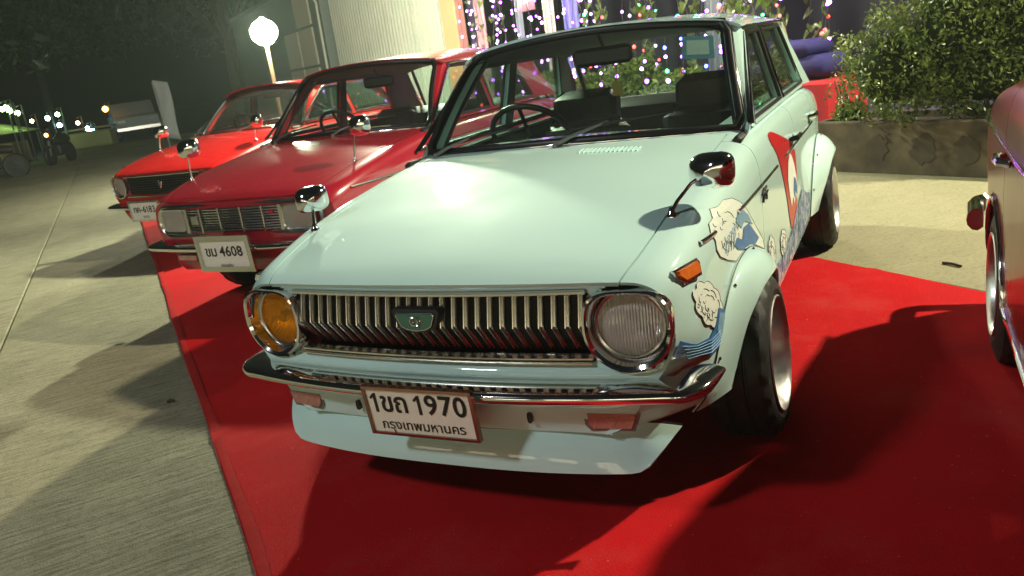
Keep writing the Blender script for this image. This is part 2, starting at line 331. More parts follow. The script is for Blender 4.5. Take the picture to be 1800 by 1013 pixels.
def text_mesh(body, size, name, mat, parent, f, bold=0.0, xs=1.0):
    cu = bpy.data.curves.new(name, 'FONT'); cu.body = body; cu.size = size; cu.align_x = 'CENTER'; cu.align_y = 'CENTER'; cu.offset = bold; cu.resolution_u = 4
    t = bpy.data.objects.new(name+'_src', cu); COL.objects.link(t); bpy.context.view_layer.update()
    me = bpy.data.meshes.new_from_object(t.evaluated_get(bpy.context.evaluated_depsgraph_get())); bpy.data.objects.remove(t)
    for v in me.vertices: v.co = f(v.co.x*xs, v.co.y)
    me.materials.clear(); me.materials.append(M[mat]); me.name = name
    o = bpy.data.objects.new(name, me); COL.objects.link(o); o.parent = parent; return o

# ------------------------------------------------------------------ cars (local frame: nose at y=0 facing -y, x to the car's left, z up)
BASE = dict(
    W=[(0, .669), (.03, .678), (.08, .689), (.2, .702), (.4, .714), (.8, .725), (2, .730), (2.8, .726), (3.3, .705), (3.62, .672), (3.75, .640)],
    H=[(0, .704), (.03, .719), (.08, .735), (.2, .763), (.37, .797), (.7, .846), (1.0, .880), (1.25, .902), (2, .908), (2.8, .900), (3.2, .872), (3.55, .825), (3.68, .79), (3.75, .70)],
    B=[(0, .006), (.06, .012), (.3, .026), (.8, .030), (1.2, .022), (2, .02), (3, .03), (3.75, .03)],
    Z=[(0, .30), (.25, .28), (.5, .22), (2.9, .22), (3.4, .28), (3.75, .33)],
    bow=.055, axles=(.725, 3.01), arch=.305, tail=3.75, track=.715, camber=4.0, wheel_r=.255, half=.095,
    base_c=(0, 1.10, .922), base_s=(.645, 1.225, .905), top_c=(0, 1.50, 1.305), top_s=(.548, 1.575, 1.262),
    crown=1.335, rail_z=1.238, roof_rear=2.72, rear_base=3.18, belt=.918, belt_x=.674, rail_x=.588)
class Car:
    def __init__(s, name, label, loc, paint, group, **kw):
        s.p = dict(BASE); s.p.update(kw); p = s.p; s.paint = paint
        s.w = pchip(p['W']); s.h = pchip(p['H']); s.b = pchip(p['B']); s.zb = pchip(p['Z']); s.cache = {}
        s.root = empty(name, loc, 0, label, 'car', group)
    def prof(s, y):
        k = round(y, 4)
        if k in s.cache: return s.cache[k]
        w, H, b, zb = s.w(y), s.h(y), s.b(y), s.zb(y)
        tap = .62*max(0, 1-y/.30)**1.5; rt = .25*max(0, (y-3.3)/.45)
        def X(x, z): return x-tap*max(0, .535-z)-rt*max(0, .63-z)
        zm = (zb+H)/2
        P = [(w-.05, zb), (w-.014, zb+.03), (w-.004, zb+.13), (w, zm), (w-.003, H-.145), (w-.011, H-.080), (w-.030, H-.033), (w-.068, H-.007), (w-.125, H+.002),
             ((w-.125)*.68, H+.002+b*.55), ((w-.125)*.34, H+.002+b*.88), (0, H+.002+b)]
        P = [(X(x, z), z) for x, z in P]; s.cache[k] = P; return P
    def S(s, y, t, sgn=1):
        P = s.prof(y); n = len(P)-1; t = min(max(t, 0), n); i = min(int(t), n-1); u = t-i
        g = lambda j: P[j] if 0 <= j <= n else ((2*P[0][0]-P[1][0], 2*P[0][1]-P[1][1]) if j < 0 else (-P[n-1][0], P[n-1][1]))
        a, b, c, d = g(i-1), g(i), g(i+1), g(i+2)
        q = [.5*(2*b[k]+(c[k]-a[k])*u+(2*a[k]-5*b[k]+4*c[k]-d[k])*u*u+(3*b[k]-a[k]-3*c[k]+d[k])*u**3) for k in (0, 1)]
        f = max(0, 1-max(0, y)/.6)**1.5; fr = max(0, (y-3.2)/.55)**2
        yy = y+s.p['bow']*(q[0]/.65)**2*f-.08*(q[0]/.65)**2*fr
        return (q[0]*sgn, yy, q[1])
    def xside(s, y, z):
        ts = np.linspace(.3, 7, 60); pr = [s.S(y, t) for t in ts]
        for a, b in zip(pr, pr[1:]):
            if a[2] <= z <= b[2]: return lerp(a[0], b[0], (z-a[2])/max(1e-6, b[2]-a[2]))
        return pr[0][0] if z < pr[0][2] else pr[-1][0]
    def xs(s, ya, z):
        k = s.p['bow']*1.1; y = ya
        for _ in range(4): y = ya-k*max(0, 1-max(0, y)/.6)**1.5
        return s.xside(max(0, y), z)
    def ys(s, y0, y1, step):
        n = max(2, int(round((y1-y0)/step))+1); return [lerp(y0, y1, i/(n-1)) for i in range(n)]
    def shell(s, name, G, mat=None, th=.010, skip=None, parent=None):
        a, b = len(G), len(G[0]); A = np.array(G, float)
        du = np.gradient(A, axis=0); dv = np.gradient(A, axis=1); N = np.cross(du, dv); N /= np.maximum(1e-9, np.linalg.norm(N, axis=2))[..., None]
        c = A.reshape(-1, 3).mean(0); ctr = np.array([0, c[1], .55])
        if ((A-ctr)*N).sum() < 0: N = -N
        I = A-N*th; m = MB(); m.v = [tuple(q) for q in A.reshape(-1, 3)]+[tuple(q) for q in I.reshape(-1, 3)]; o = a*b
        keep = [[not (skip and skip(i, j)) for j in range(b-1)] for i in range(a-1)]
        for i in range(a-1):
            for j in range(b-1):
                if not keep[i][j]: continue
                q = (i*b+j, i*b+j+1, (i+1)*b+j+1, (i+1)*b+j); m.f += [q, tuple(o+k for k in reversed(q))]
                if i == 0: m.f.append((q[1], q[0], o+q[0], o+q[1]))
                if i == a-2: m.f.append((q[3], q[2], o+q[2], o+q[3]))
                if j == 0: m.f.append((q[0], q[3], o+q[3], o+q[0]))
                if j == b-2: m.f.append((q[2], q[1], o+q[1], o+q[2]))
        return m.build(name, mat or s.paint, parent or s.root, 50)
    def panel(s, name, y0, y1, t0, t1, sgn=1, step=.04, nt=None, arch=False, ylist=None, parent=None, t1f=None):
        ys = ylist or s.ys(y0, y1, step); nt = nt or max(3, int((t1-t0)*5)+1)
        G = [[s.S(y, lerp(t0, t1f(y) if t1f else t1, j/(nt-1)), sgn) for j in range(nt)] for y in ys]
        sk = None
        if arch:
            r = s.p['arch']; ax = s.p['axles']; zc = s.p['wheel_r']
            def sk(i, j):
                q = [(G[i+a][j+b][1], G[i+a][j+b][2]) for a in (0, 1) for b in (0, 1)]; cy = sum(k[0] for k in q)/4; cz = sum(k[1] for k in q)/4
                return any(math.hypot(cy-a, cz-zc) < r for a in ax)
        return s.shell(name, G, skip=sk, parent=parent)
    def lower_body(s):
        p = s.p; tl = p['tail']; e = .022
        fr = [0, .012, .03, .055, .085, .12]+s.ys(.16, 1.15, .045)
        # bonnet
        G = []
        for y in fr:
            row = [s.S(y, lerp(8+e, 11, j/9), -1) for j in range(9)]+[s.S(y, lerp(11, 8+e, j/9), 1) for j in range(10)]; G.append(row)
        s.hood = s.shell('bonnet', G, th=.014)
        for sg in (1, -1):
            ff = [0, .012, .03, .055, .085, .12]+s.ys(.16, 1.046, .03)
            s.panel('fender', 0, 0, 0, 8-e, sg, ylist=ff, arch=True, nt=36)
            d1 = s.panel('door', 1.052, 1.985, 1.1, 7.3, sg); d2 = s.panel('door', 1.991, 2.74, 1.1, 7.3, sg, arch=True)
            s.panel('sill', 1.052, 2.74, 0, 1.06, sg)
            s.panel('quarter_panel', 2.746, tl, 0, 8-e, sg, step=.03, arch=True, nt=36)
            for d, yy in ((d1, 1.90), (d2, 2.66)):
                x = s.xside(yy, .775)*sg; m = MB(); m.tube([(x+.004*sg, yy-.10, .772), (x+.030*sg, yy-.085, .776), (x+.034*sg, yy-.03, .778), (x+.030*sg, yy+.02, .776), (x+.004*sg, yy+.035, .772)], [.010, .012, .012, .013, .013], 8); m.build('handle', 'chrome', d)
        G = []
        for y in s.ys(1.156, 1.30, .03): G.append([s.S(y, lerp(8-1.6, 11, j/9), -1) for j in range(9)]+[s.S(y, lerp(11, 8-1.6, j/9), 1) for j in range(10)])
        s.shell('cowl', G)
        for sg in (1, -1): s.panel('cowl_corner', 1.052, 1.15, 7.34, 8-e, sg, step=.03)
        for sg in (1, -1): s.panel('belt_rail', 1.306, 2.74, 7.34, 8.4, sg)
        G = []
        for y in s.ys(p['rear_base']-.06, tl, .04): G.append([s.S(y, lerp(8+e, 11, j/9), -1) for j in range(9)]+[s.S(y, lerp(11, 8+e, j/9), 1) for j in range(10)])
        s.shell('boot_lid', G)
        # tail panel
        zs = np.linspace(s.zb(tl)+.01, s.h(tl)-.01, 9); G = []
        for z in zs:
            xo = s.xside(tl, z); G.append([(xo*k/8, tl-.08*(xo*k/8/.65)**2-.004, z) for k in range(-8, 9)])
        s.shell('tail_panel', G)
        m = MB(); m.box((0, 1.95, .235), (1.20, 3.1, .05)); m.build('floor_pan', 'under', s.root, 0)
        m = MB(); m.box((0, .30, .50), (.92, .30, .34)); m.build('engine_block', 'under', s.root, 0)
        m = MB(); m.box((0, 1.06, .56), (1.30, .03, .62)); m.build('bulkhead', 'under', s.root, 0)
        for sg in (1, -1):
            for a in p['axles']:
                m = MB(); zc = p['wheel_r']; r = p['arch']+.03
                G = [[(sg*xx, a+r*math.cos(t), max(.2, zc+r*math.sin(t))) for xx in (.47, s.w(a)-.02)] for t in np.linspace(-.1, math.pi+.1, 20)]
                m.grid(G); m.add([(sg*.47, a+r*math.cos(t), max(.2, zc+r*math.sin(t))) for t in np.linspace(-.1, math.pi+.1, 20)], [tuple(range(20))])
                m.build('wheel_well', 'under', s.root, 40, recalc=False)
    def wheels(s, style='dish'):
        p = s.p; r = p['wheel_r']; hw = p['half']
        def make(sg, y, k):
            cam_ = R(p['camber']) if k == 0 else R(p['camber']*.6)
            e = bpy.data.objects.new('wheel', None); COL.objects.link(e); e.parent = s.root; e.location = (sg*p['track'], y, r); e.rotation_euler = (0, -sg*cam_, 0); e.empty_display_size = .1
            N = 84; prof = [(-hw+.012, .172), (-hw, .200), (-hw+.004, .228), (-hw+.018, r-.006), (-hw+.032, r-.001), (-.034, r), (-.031, r-.007), (-.025, r-.007), (-.022, r), (.022, r), (.025, r-.007), (.031, r-.007), (.034, r), (hw-.032, r-.001), (hw-.018, r-.006), (hw-.004, .228), (hw, .200), (hw-.012, .172)]
            m = MB(); vs = []
            for i in range(N):
                t = 2*math.pi*i/N
                for q, (h, rr) in enumerate(prof):
                    cut = 0
                    if q in (3, 4, 5, 12, 13, 14) and (i + (q % 3)) % 4 == 0: cut = .0065
                    if q in (8, 9) and (i+q) % 6 == 0: cut = .005
                    vs.append((h*sg, (rr-cut)*math.cos(t), (rr-cut)*math.sin(t)))
            P = len(prof); m.add(vs, [(i*P+j, i*P+j+1, ((i+1) % N)*P+j+1, ((i+1) % N)*P+j) for i in range(N) for j in range(P-1)]); m.build('tyre', 'rubber', e, 30)
            m = MB(); rp = [(hw-.016, .170), (hw-.006, .180), (hw+.001, .182), (hw+.004, .178), (hw-.002, .171), (hw-.012, .166), (hw-.03, .160), (hw-.055, .152), (hw-.072, .145), (hw-.076, .138)]
            m.lathe([(h*sg, q) for h, q in rp], (0, 0, 0), 'x', 64); m.build('rim', 'alloy', e, 30)
            m = MB(); m.lathe([((hw-.076)*sg, .140), ((hw-.070)*sg, .128), ((hw-.066)*sg, .10), ((hw-.060)*sg, .062), ((hw-.045)*sg, .045), ((hw-.035)*sg, .035), ((hw-.033)*sg, 0.0005)], (0, 0, 0), 'x', 48); m.build('hub', 'alloy', e, 30)
            m = MB(); m.lathe([(-.07*sg, .16), (-.07*sg, .001)], (0, 0, 0), 'x', 32); m.build('brake_drum', 'under', e, 30)
            for i in range(8):
                t = i*math.pi/4; m = MB(); m.lathe([((hw-.066)*sg, .011), ((hw-.056)*sg, .010), ((hw-.054)*sg, .0005)], (0, .085*math.cos(t), .085*math.sin(t)), 'x', 8); m.build('rim_bolt', 'dullchrome', e, 30)
        for sg in (1, -1):
            for k, y in enumerate(p['axles']): make(sg, y, k)
    def rail_pt(s, sg, y, f, inset=0):
        # side glass plane: f=0 belt, 1 rail
        p = s.p; return (sg*(lerp(p['belt_x'], p['rail_x'], f)-inset), y, lerp(p['belt'], p['rail_z'], f))
    def greenhouse(s, glassmat='glass', wagon=False, side='sideglass'):
        p = s.p; bc, bs, tc, ts = (Vector(p[k]) for k in ('base_c', 'base_s', 'top_c', 'top_s'))
        def ws(u, v, k=1.0, off=0):
            # u -1..1 across, v 0..1 up
            a = abs(u)**2; lo = Vector((bs.x*u, lerp(bc.y, bs.y, a), lerp(bc.z, bs.z, a))); hi = Vector((ts.x*u, lerp(tc.y, ts.y, a), lerp(tc.z, ts.z, a)))
            q = lo.lerp(hi, v); q.y -= .025*math.sin(math.pi*v)*k+off; q.z += off*.6; return q
        m = MB(); m.grid([[ws(-1+2*i/24, j/12) for j in range(13)] for i in range(25)]); s.wind = m.build('windscreen', glassmat, s.root, 60)
        per = [(-1+2*i/24, 0) for i in range(25)]+[(1, j/10) for j in range(1, 11)]+[(1-2*i/24, 1) for i in range(1, 25)]+[(-1, 1-j/10) for j in range(1, 10)]
        rnd = lambda u, v: (u*(1-.035*max(0, abs(v-.5)*2-.9)/.1), v)
        pts = [ws(*rnd(u, v), off=.004) for u, v in per]
        m = MB(); m.tube(pts, .017, 8, closed=True); m.build('windscreen_seal', 'trimblack', s.wind, 60)
        pts = [ws(u*1.018, lerp(-.03, 1.025, v), off=.012) for u, v in (rnd(*q) for q in per)]
        m = MB(); m.tube(pts, .0075, 8, closed=True); m.build('windscreen_trim', 'chrome', s.wind, 60)
        # roof
        rr = p['roof_rear']; rz = p['rail_z']; rx = p['rail_x']; cz = pchip([(0, tc.z+.022), (.25, p['crown']-.006), (.5, p['crown']), (.8, p['crown']-.018), (1, p['crown']-.055)])
        ez = pchip([(0, rz+.010), (.15, rz+.012), (.85, rz+.010), (1, rz-.012)]); G = []
        def roof(u, v):
            a = abs(u); yf = lerp(tc.y-.012, ts.y-.005, a*a); yr = lerp(rr+.05, rr-.02, a*a); y = lerp(yf, yr, v)
            e = ez(v); c = cz(v); z = e+(c-e)*(1-a**2.6)**(1/1.5); return (u*(rx+.012), y, z)
        us = [math.sin(math.pi/2*(-1+2*i/32)) for i in range(33)]
        s.roof = s.shell('roof', [[roof(u, j/24) for u in us] for j in range(25)], th=.012)
        m = MB(); m.grid([[(q[0]*.96, q[1], q[2]-.035) for q in [roof(u, j/10) for u in us[1:-1]]] for j in range(11)]); m.build('headliner', 'liner', s.roof, 60)
        for sg in (1, -1):
            # gutter
            g0 = [Vector((sg*(bs.x+.018), bs.y+.03, bs.z+.02)), Vector((sg*(ts.x+.035), ts.y+.03, ts.z-.03))]
            path = [g0[0].lerp(g0[1], i/6) for i in range(7)]+[Vector((sg*(rx+.016), lerp(ts.y+.10, rr-.06, i/8), rz+.006)) for i in range(9)]+[Vector((sg*lerp(rx+.016, .625, i/5), lerp(rr, p['rear_base']-.08, i/5), lerp(rz-.005, s.h(p['rear_base'])+.02, i/5))) for i in range(1, 6)]
            m = MB(); m.tube(path, .009, 6); m.build('gutter_trim', 'chrome' if not wagon else 'dullchrome', s.roof, 60)
            # front pillar
            m = MB(); G = []
            for i in range(-1, 9):
                v = i/8; a = ws(sg*1.0, v); b = Vector((sg*(lerp(bs.x+.025, rx, v)), lerp(bs.y-.05, ts.y+.10, v) if True else 0, lerp(bs.z+.0, rz+.008, v)))
                b = Vector((sg*lerp(bs.x+.028, rx+.006, v), lerp(bs.y-.01, ts.y+.075, v), lerp(bs.z-.005, rz+.008, v)))
                a, b = (a, b) if i >= 0 else (Vector((a.x*.95, a.y+.05, a.z-.02)), Vector((b.x*.93, b.y+.06, b.z-.01)))
                a2 = a+Vector((-sg*.03, .05, -.005)); b2 = b+Vector((-sg*.045, .03, 0)); mid = (a+b)/2+Vector((sg*.012, -.012, .004)); G.append([a, mid, b, b2, a2, a])
            m.grid(G); fp = m.build('front_pillar', s.paint, s.root, 40)
            m = MB(); m.grid([[q[4]+Vector((sg*.012, -.012, 0)), q[4]+Vector((-sg*.012, .004, 0)), q[3]+Vector((-sg*.012, .012, 0)), q[3]+Vector((sg*.016, .014, 0))] for q in G]); m.build('pillar_trim', 'cabin', fp, 40, recalc=False)
            fy = lambda f: lerp(bs.y-.03, ts.y+.06, f)        # front edge of the door glass
            B0, B1 = 2.02, 2.00; C0, C1 = 2.78, 2.60
            if wagon: C0, C1 = 2.75, 2.70
            def strip(poly, nm, mat, th=.03, out=0, par=None):
                m = MB(); m.prism(poly, lambda y, f: s.rail_pt(sg, y, f, -out), lambda y, f: s.rail_pt(sg, y, f, th-out)); o = m.build(nm, mat, par or s.root, 0)
                if mat == s.paint:
                    cy = sum(q[0] for q in poly)/len(poly); m = MB(); m.prism([(cy+(a-cy)*1.06+.0, b) for a, b in poly], lambda y, f: s.rail_pt(sg, y, f, th-out+.001), lambda y, f: s.rail_pt(sg, y, f, th-out+.010)); m.build('pillar_trim', 'cabin', o, 0)
                return o
            strip([(B0-.035, 0), (B0+.035, 0), (B1+.028, 1), (B1-.028, 1)], 'centre_pillar', s.paint, .03, .004)
            strip([(C0, 0), (p['rear_base']-.07, -.05), (rr-.04, 1), (C1, 1)], 'rear_pillar', s.paint, .03, .006)
            strip([(fy(1)-.02, .94), (C1+.05, .94), (C1+.05, 1.02), (fy(1)-.02, 1.02)], 'window_header', s.paint, .03, .002)
            strip([(fy(0)+.06, -.03), (C0+.02, -.03), (C0+.02, .05), (fy(0)+.08, .05)], 'window_sill', s.paint, .03, .003)
            for y0, y1, y2, y3, nm in ((fy(0), B0-.035, B1-.028, fy(1), 'front_window'), (B0+.035, C0, C1, B1+.028, 'rear_window')):
                w_ = strip([(y0, .03), (y1, .03), (y2, .96), (y3, .96)], nm, side, .004, -.012)
                q = [s.rail_pt(sg, a, f, -.004) for a, f in ((y0, .04), (y1, .04), (y2, .95), (y3, .95))]
                m = MB(); m.tube(q[:1]+[Vector(q[0]).lerp(Vector(q[1]), .5)]+q[1:2]+[Vector(q[1]).lerp(Vector(q[2]), .5)]+q[2:3]+[Vector(q[2]).lerp(Vector(q[3]), .5)]+q[3:4]+[Vector(q[3]).lerp(Vector(q[0]), .5)], .009, 6, closed=True); m.build('window_seal', 'trimblack', w_, 0)
                if nm == 'front_window':
                    m = MB(); m.tube([s.rail_pt(sg, lerp(y0, y3, k)-.012, lerp(.0, .97, k), -.014) for k in (0, .33, .66, 1)], .008, 6); m.build('window_trim', 'chrome', w_, 60)
        # rear screen
        rb = p['rear_base']; bx, tx = .60, .53
        def rs(u, v): a = u*u; return Vector((lerp(bx, tx, v)*u, lerp(lerp(rb+.03, rb-.06, a), lerp(rr+.06, rr-.0, a), v), lerp(s.h(rb)+.015, rz+.045-.02*a, v)))
        m = MB(); m.grid([[rs(-1+2*i/12, j/4) for j in range(5)] for i in range(13)]); q = m.build('rear_screen', 'clearglass' if glassmat == 'glass' else glassmat, s.root, 60)
        pts = [rs(-1+2*i/12, 0) for i in range(13)]+[rs(1, j/4) for j in range(1, 5)]+[rs(1-2*i/12, 1) for i in range(1, 13)]+[rs(-1, 1-j/4) for j in range(1, 4)]
        m = MB(); m.tube(pts, .016, 6, closed=True); m.build('rear_screen_seal', 'trimblack', q, 60)
    def interior(s, seat_h=1.08, passenger_h=None):
        p = s.p; x0 = -1
        m = MB(); m.grid([[(-.62+1.24*i/8, lerp(1.14, 1.50, j/4)+.05*abs(-1+2*i/8)**2, .895-.035*(j/4)**2-.12*(j == 4)) for j in range(5)] for i in range(9)])
        m.box((0, 1.50, .70), (1.24, .10, .22), bev=.02); m.build('dashboard', 'cabin', s.root, 40)
        for sx, sh in ((-.31, seat_h), (.33, passenger_h or seat_h)):
            e = bpy.data.objects.new('front_seat', None); COL.objects.link(e); e.parent = s.root; e.location = (sx, 1.98, .30); e.empty_display_size = .1
            def pad(nm, c, d, tilt, bev):
                m = MB(); m.box((0, 0, 0), d, bev=bev); ct, st = math.cos(tilt), math.sin(tilt)
                m.v = [(x+c[0], y*ct-z*st*-1+c[1] if False else y*ct+z*st+c[1], -y*st+z*ct+c[2]) for x, y, z in m.v]; o = m.build(nm, 'cabin', e, 40); return o
            pad('cushion', (0, -.08, .12), (.48, .50, .14), 0, .05)
            pad('seat_back', (0, .20, (sh-.40)/2+.02), (.46, .14, sh-.50), .20, .06)
            pad('head_rest', (0, .29, sh-.40), (.34, .12, .20), .15, .045)
        m = MB(); m.box((0, 2.62, .50), (1.18, .50, .16), bev=.04); m.box((0, 2.90, .74), (1.18, .16, .40), bev=.05); m.build('rear_bench', 'cabin', s.root, 40)
        m = MB(); m.box((0, 3.06, .893), (1.12, .20, .02)); m.build('parcel_shelf', 'cabin', s.root, 0)
        for sg in (1, -1):
            m = MB(); m.box((sg*.652, 2.0, .68), (.03, 1.9, .44), bev=.01); m.build('door_trim', 'cabin', s.root, 40)
        # steering wheel on the car's right
        c = Vector((-.33, 1.60, .90)); ax = Vector((0, .78, .62)).normalized(); a = Vector((1, 0, 0)); b = ax.cross(a)
        m = MB(); m.tube([c+(a*math.cos(t)+b*math.sin(t))*.185 for t in np.linspace(0, 2*math.pi, 28, endpoint=False)], .013, 8, closed=True)
        for t in (.3, math.pi-.3, -math.pi/2): m.tube([c-ax*.02, c+(a*math.cos(t)+b*math.sin(t))*.185], .010, 6)
        m.tube([c-ax*.02, c-ax*.25+Vector((0, 0, -.02))], .025, 8); m.build('steering_wheel', 'cabin', s.root, 60)
        m = MB(); m.box((.03, 1.60, 1.205), (.25, .03, .075), bev=.014); o = m.build('interior_mirror', 'cabin', s.root, 40)
        m = MB(); m.tube([(.03, 1.62, 1.23), (.03, 1.57, 1.29)], .007, 6); m.build('mirror_stem', 'cabin', o, 40)
    def wipers(s):
        p = s.p; bc, bs = p['base_c'], p['base_s']; tc, ts = p['top_c'], p['top_s']
        def ws(u, v):
            a = u*u; lo = Vector((bs[0]*u, lerp(bc[1], bs[1], a), lerp(bc[2], bs[2], a))); hi = Vector((ts[0]*u, lerp(tc[1], ts[1], a), lerp(tc[2], ts[2], a))); q = lo.lerp(hi, v); q.y -= .025*math.sin(math.pi*v)+.022; q.z += .014; return q
        for u0, u1, v1 in ((.0, .66, .17), (-.88, -.28, .15)):
            e = bpy.data.objects.new('wiper', None); COL.objects.link(e); e.parent = s.root; e.empty_display_size = .05
            b = ws(u0, -.03)+Vector((0, -.012, -.004)); q = ws(u0+(u1-u0)*.45, v1*.75)
            m = MB(); m.tube([b, b.lerp(q, .3)+Vector((0, -.008, .006)), q], [.009, .008, .004], 6); m.lathe([(-.01, .014), (.006, .013), (.010, .0005)], b, 'z', 10); m.build('wiper_arm', 'wiper', e, 60)
            pts = [ws(lerp(u0+.12*(u1-u0), u1, k), lerp(v1*.45, v1*.98, k)) for k in np.linspace(0, 1, 9)]
            m = MB(); m.tube(pts, .0055, 6); m.build('wiper_blade', 'trimblack', e, 60)
    def fender_mirror(s, sg, y, head=(.03, -.06, .17), face=0.0, big=.085, mat='chrome', x=.60):
        # stalk bolted to the fender top, rounded square shell
        b = None
        for t in np.linspace(5.5, 9.5, 90):
            q = s.S(y, t, 1)
            if q[0] <= x: b = Vector((q[0]*sg, q[1], q[2])); break
        h = b+Vector((head[0]*sg, head[1], head[2])); e = bpy.data.objects.new('fender_mirror', None); COL.objects.link(e); e.parent = s.root; e.empty_display_size = .05
        m = MB(); m.lathe([(-.004, .015), (.003, .0145), (.009, .010), (.022, .006)], b, 'z', 12)
        m.tube([b+Vector((0, 0, .01)), b+Vector((head[0]*.15*sg, head[1]*.2, head[2]*.35)), b+Vector((head[0]*.5*sg, head[1]*.7, head[2]*.75)), h+Vector((0, -.012, 0))], [.0062, .0055, .0052, .0075], 8); m.build('mirror_stalk', mat, e, 60)
        m = MB(); cf, sf = math.cos(face), math.sin(face); rings = []
        for d, k in ((.030, .96), (.022, 1.0), (.006, .97), (-.010, .86), (-.022, .66), (-.030, .36), (-.033, .02)):
            ring = []
            for i in range(28):
                t = 2*math.pi*i/28; ex = 2/3.4; cx = math.copysign(abs(math.cos(t))**ex, math.cos(t)); cz = math.copysign(abs(math.sin(t))**ex, math.sin(t))
                x_, z_, y_ = cx*big*k, cz*big*.78*k, d
                ring.append(h+Vector((x_*cf-y_*sf, x_*sf+y_*cf, z_+.004*cx)))
            rings.append(ring)
        m.grid([r+[r[0]] for r in rings]); o = m.build('mirror_shell', mat, e, 50)
        m = MB(); r = [h+(q-h)*.94 for q in rings[0]]; m.add(r, [tuple(range(28))]); m.build('mirror_glass', 'chrome', e, 0)
    def plate(s, c, tilt, top, bottom, frame='plateframe', fw=.0045, wid=.345, hei=.155, ts=.076, bs_=.035, ty=.022, by=-.046, xs=1.0, rot=0):
        e = bpy.data.objects.new('number_plate', None); COL.objects.link(e); e.parent = s.root; e.location = c; e.rotation_euler = (tilt, rot, 0); e.empty_display_size = .05
        m = MB(); m.box((0, 0, 0), (wid, .006, hei), bev=.002); m.build('plate_sheet', 'white', e, 0)
        m = MB(); o, i = (wid/2+fw, hei/2+fw), (wid/2-.004, hei/2-.004)
        q = [(-1, -1), (1, -1), (1, 1), (-1, 1)]
        m.grid([[(a*o[0], .008, b*o[1]), (a*o[0], -.008, b*o[1]), (a*i[0], -.009, b*i[1]), (a*i[0], -.004, b*i[1])] for a, b in q+q[:1]]); m.build('plate_frame', frame, e, 0, recalc=False)
        f = lambda x, y: Vector((x, -.0045, y))
        def ch(c, x, w, size):
            if c == '1':
                h = size*.70; m = MB(); b = size*.055; m.prism([(-b, -h/2), (b, -h/2), (b, h/2), (-b*.6, h/2), (-size*.20, h*.26), (-size*.15, h*.17), (-b, h*.28)], lambda a, q: tuple(f(x+a, q+ty)), lambda a, q: (x+a, -.002, q+ty)); m.build('plate_character', 'ink', e, 0)
            else: text_mesh(c, size, 'plate_character', 'ink', e, lambda a, q: f(x+a*xs, q+ty), .0016, 1.0)
        x = -sum(w for c, w in top)/2
        for c, w in top:
            if c != ' ': ch(c, x+w/2, w, ts)
            x += w
        text_mesh(bottom, bs_, 'plate_province', 'ink', e, lambda x, y: f(x, y+by), .0004, 1.0)
        return e
def decal(car, name, poly, mat, off=.0025, sg=1, step=.02):
    """sheet of vinyl in the side's (y, z) pressed on to the panel"""
    n = len(poly); pts = [Vector(p) for p in poly]; ys = [p[0] for p in poly]; zs = [p[1] for p in poly]
    y = min(ys)+step/2
    while y < max(ys):
        z = min(zs)+step/2
        while z < max(zs): pts.append(Vector((y, z))); z += step
        y += step
    r = delaunay_2d_cdt(pts, [(i, (i+1) % n) for i in range(n)], [list(range(n))], 1, 1e-5)
    vs = []
    for v in r[0]:
        vs.append((sg*(car.xs(v[0], v[1])+off), v[0], v[1]))
    m = MB(); m.add(vs, [tuple(f) for f in r[2]]); return m.build(name, mat, car.root, 0)
def ink(car, name, line, rad=.0009, off=.0026, mat='decalink', parent=None):
    out = []
    for a, b in zip(line, line[1:]):
        k = max(1, int(math.hypot(b[0]-a[0], b[1]-a[1])/.02))
        out += [(lerp(a[0], b[0], i/k), lerp(a[1], b[1], i/k)) for i in range(k)]
    out.append(line[-1]); m = MB(); m.tube([(car.xs(y, z)+off, y, z) for y, z in out], rad, 4); return m.build(name, mat, parent or car.root, 0)

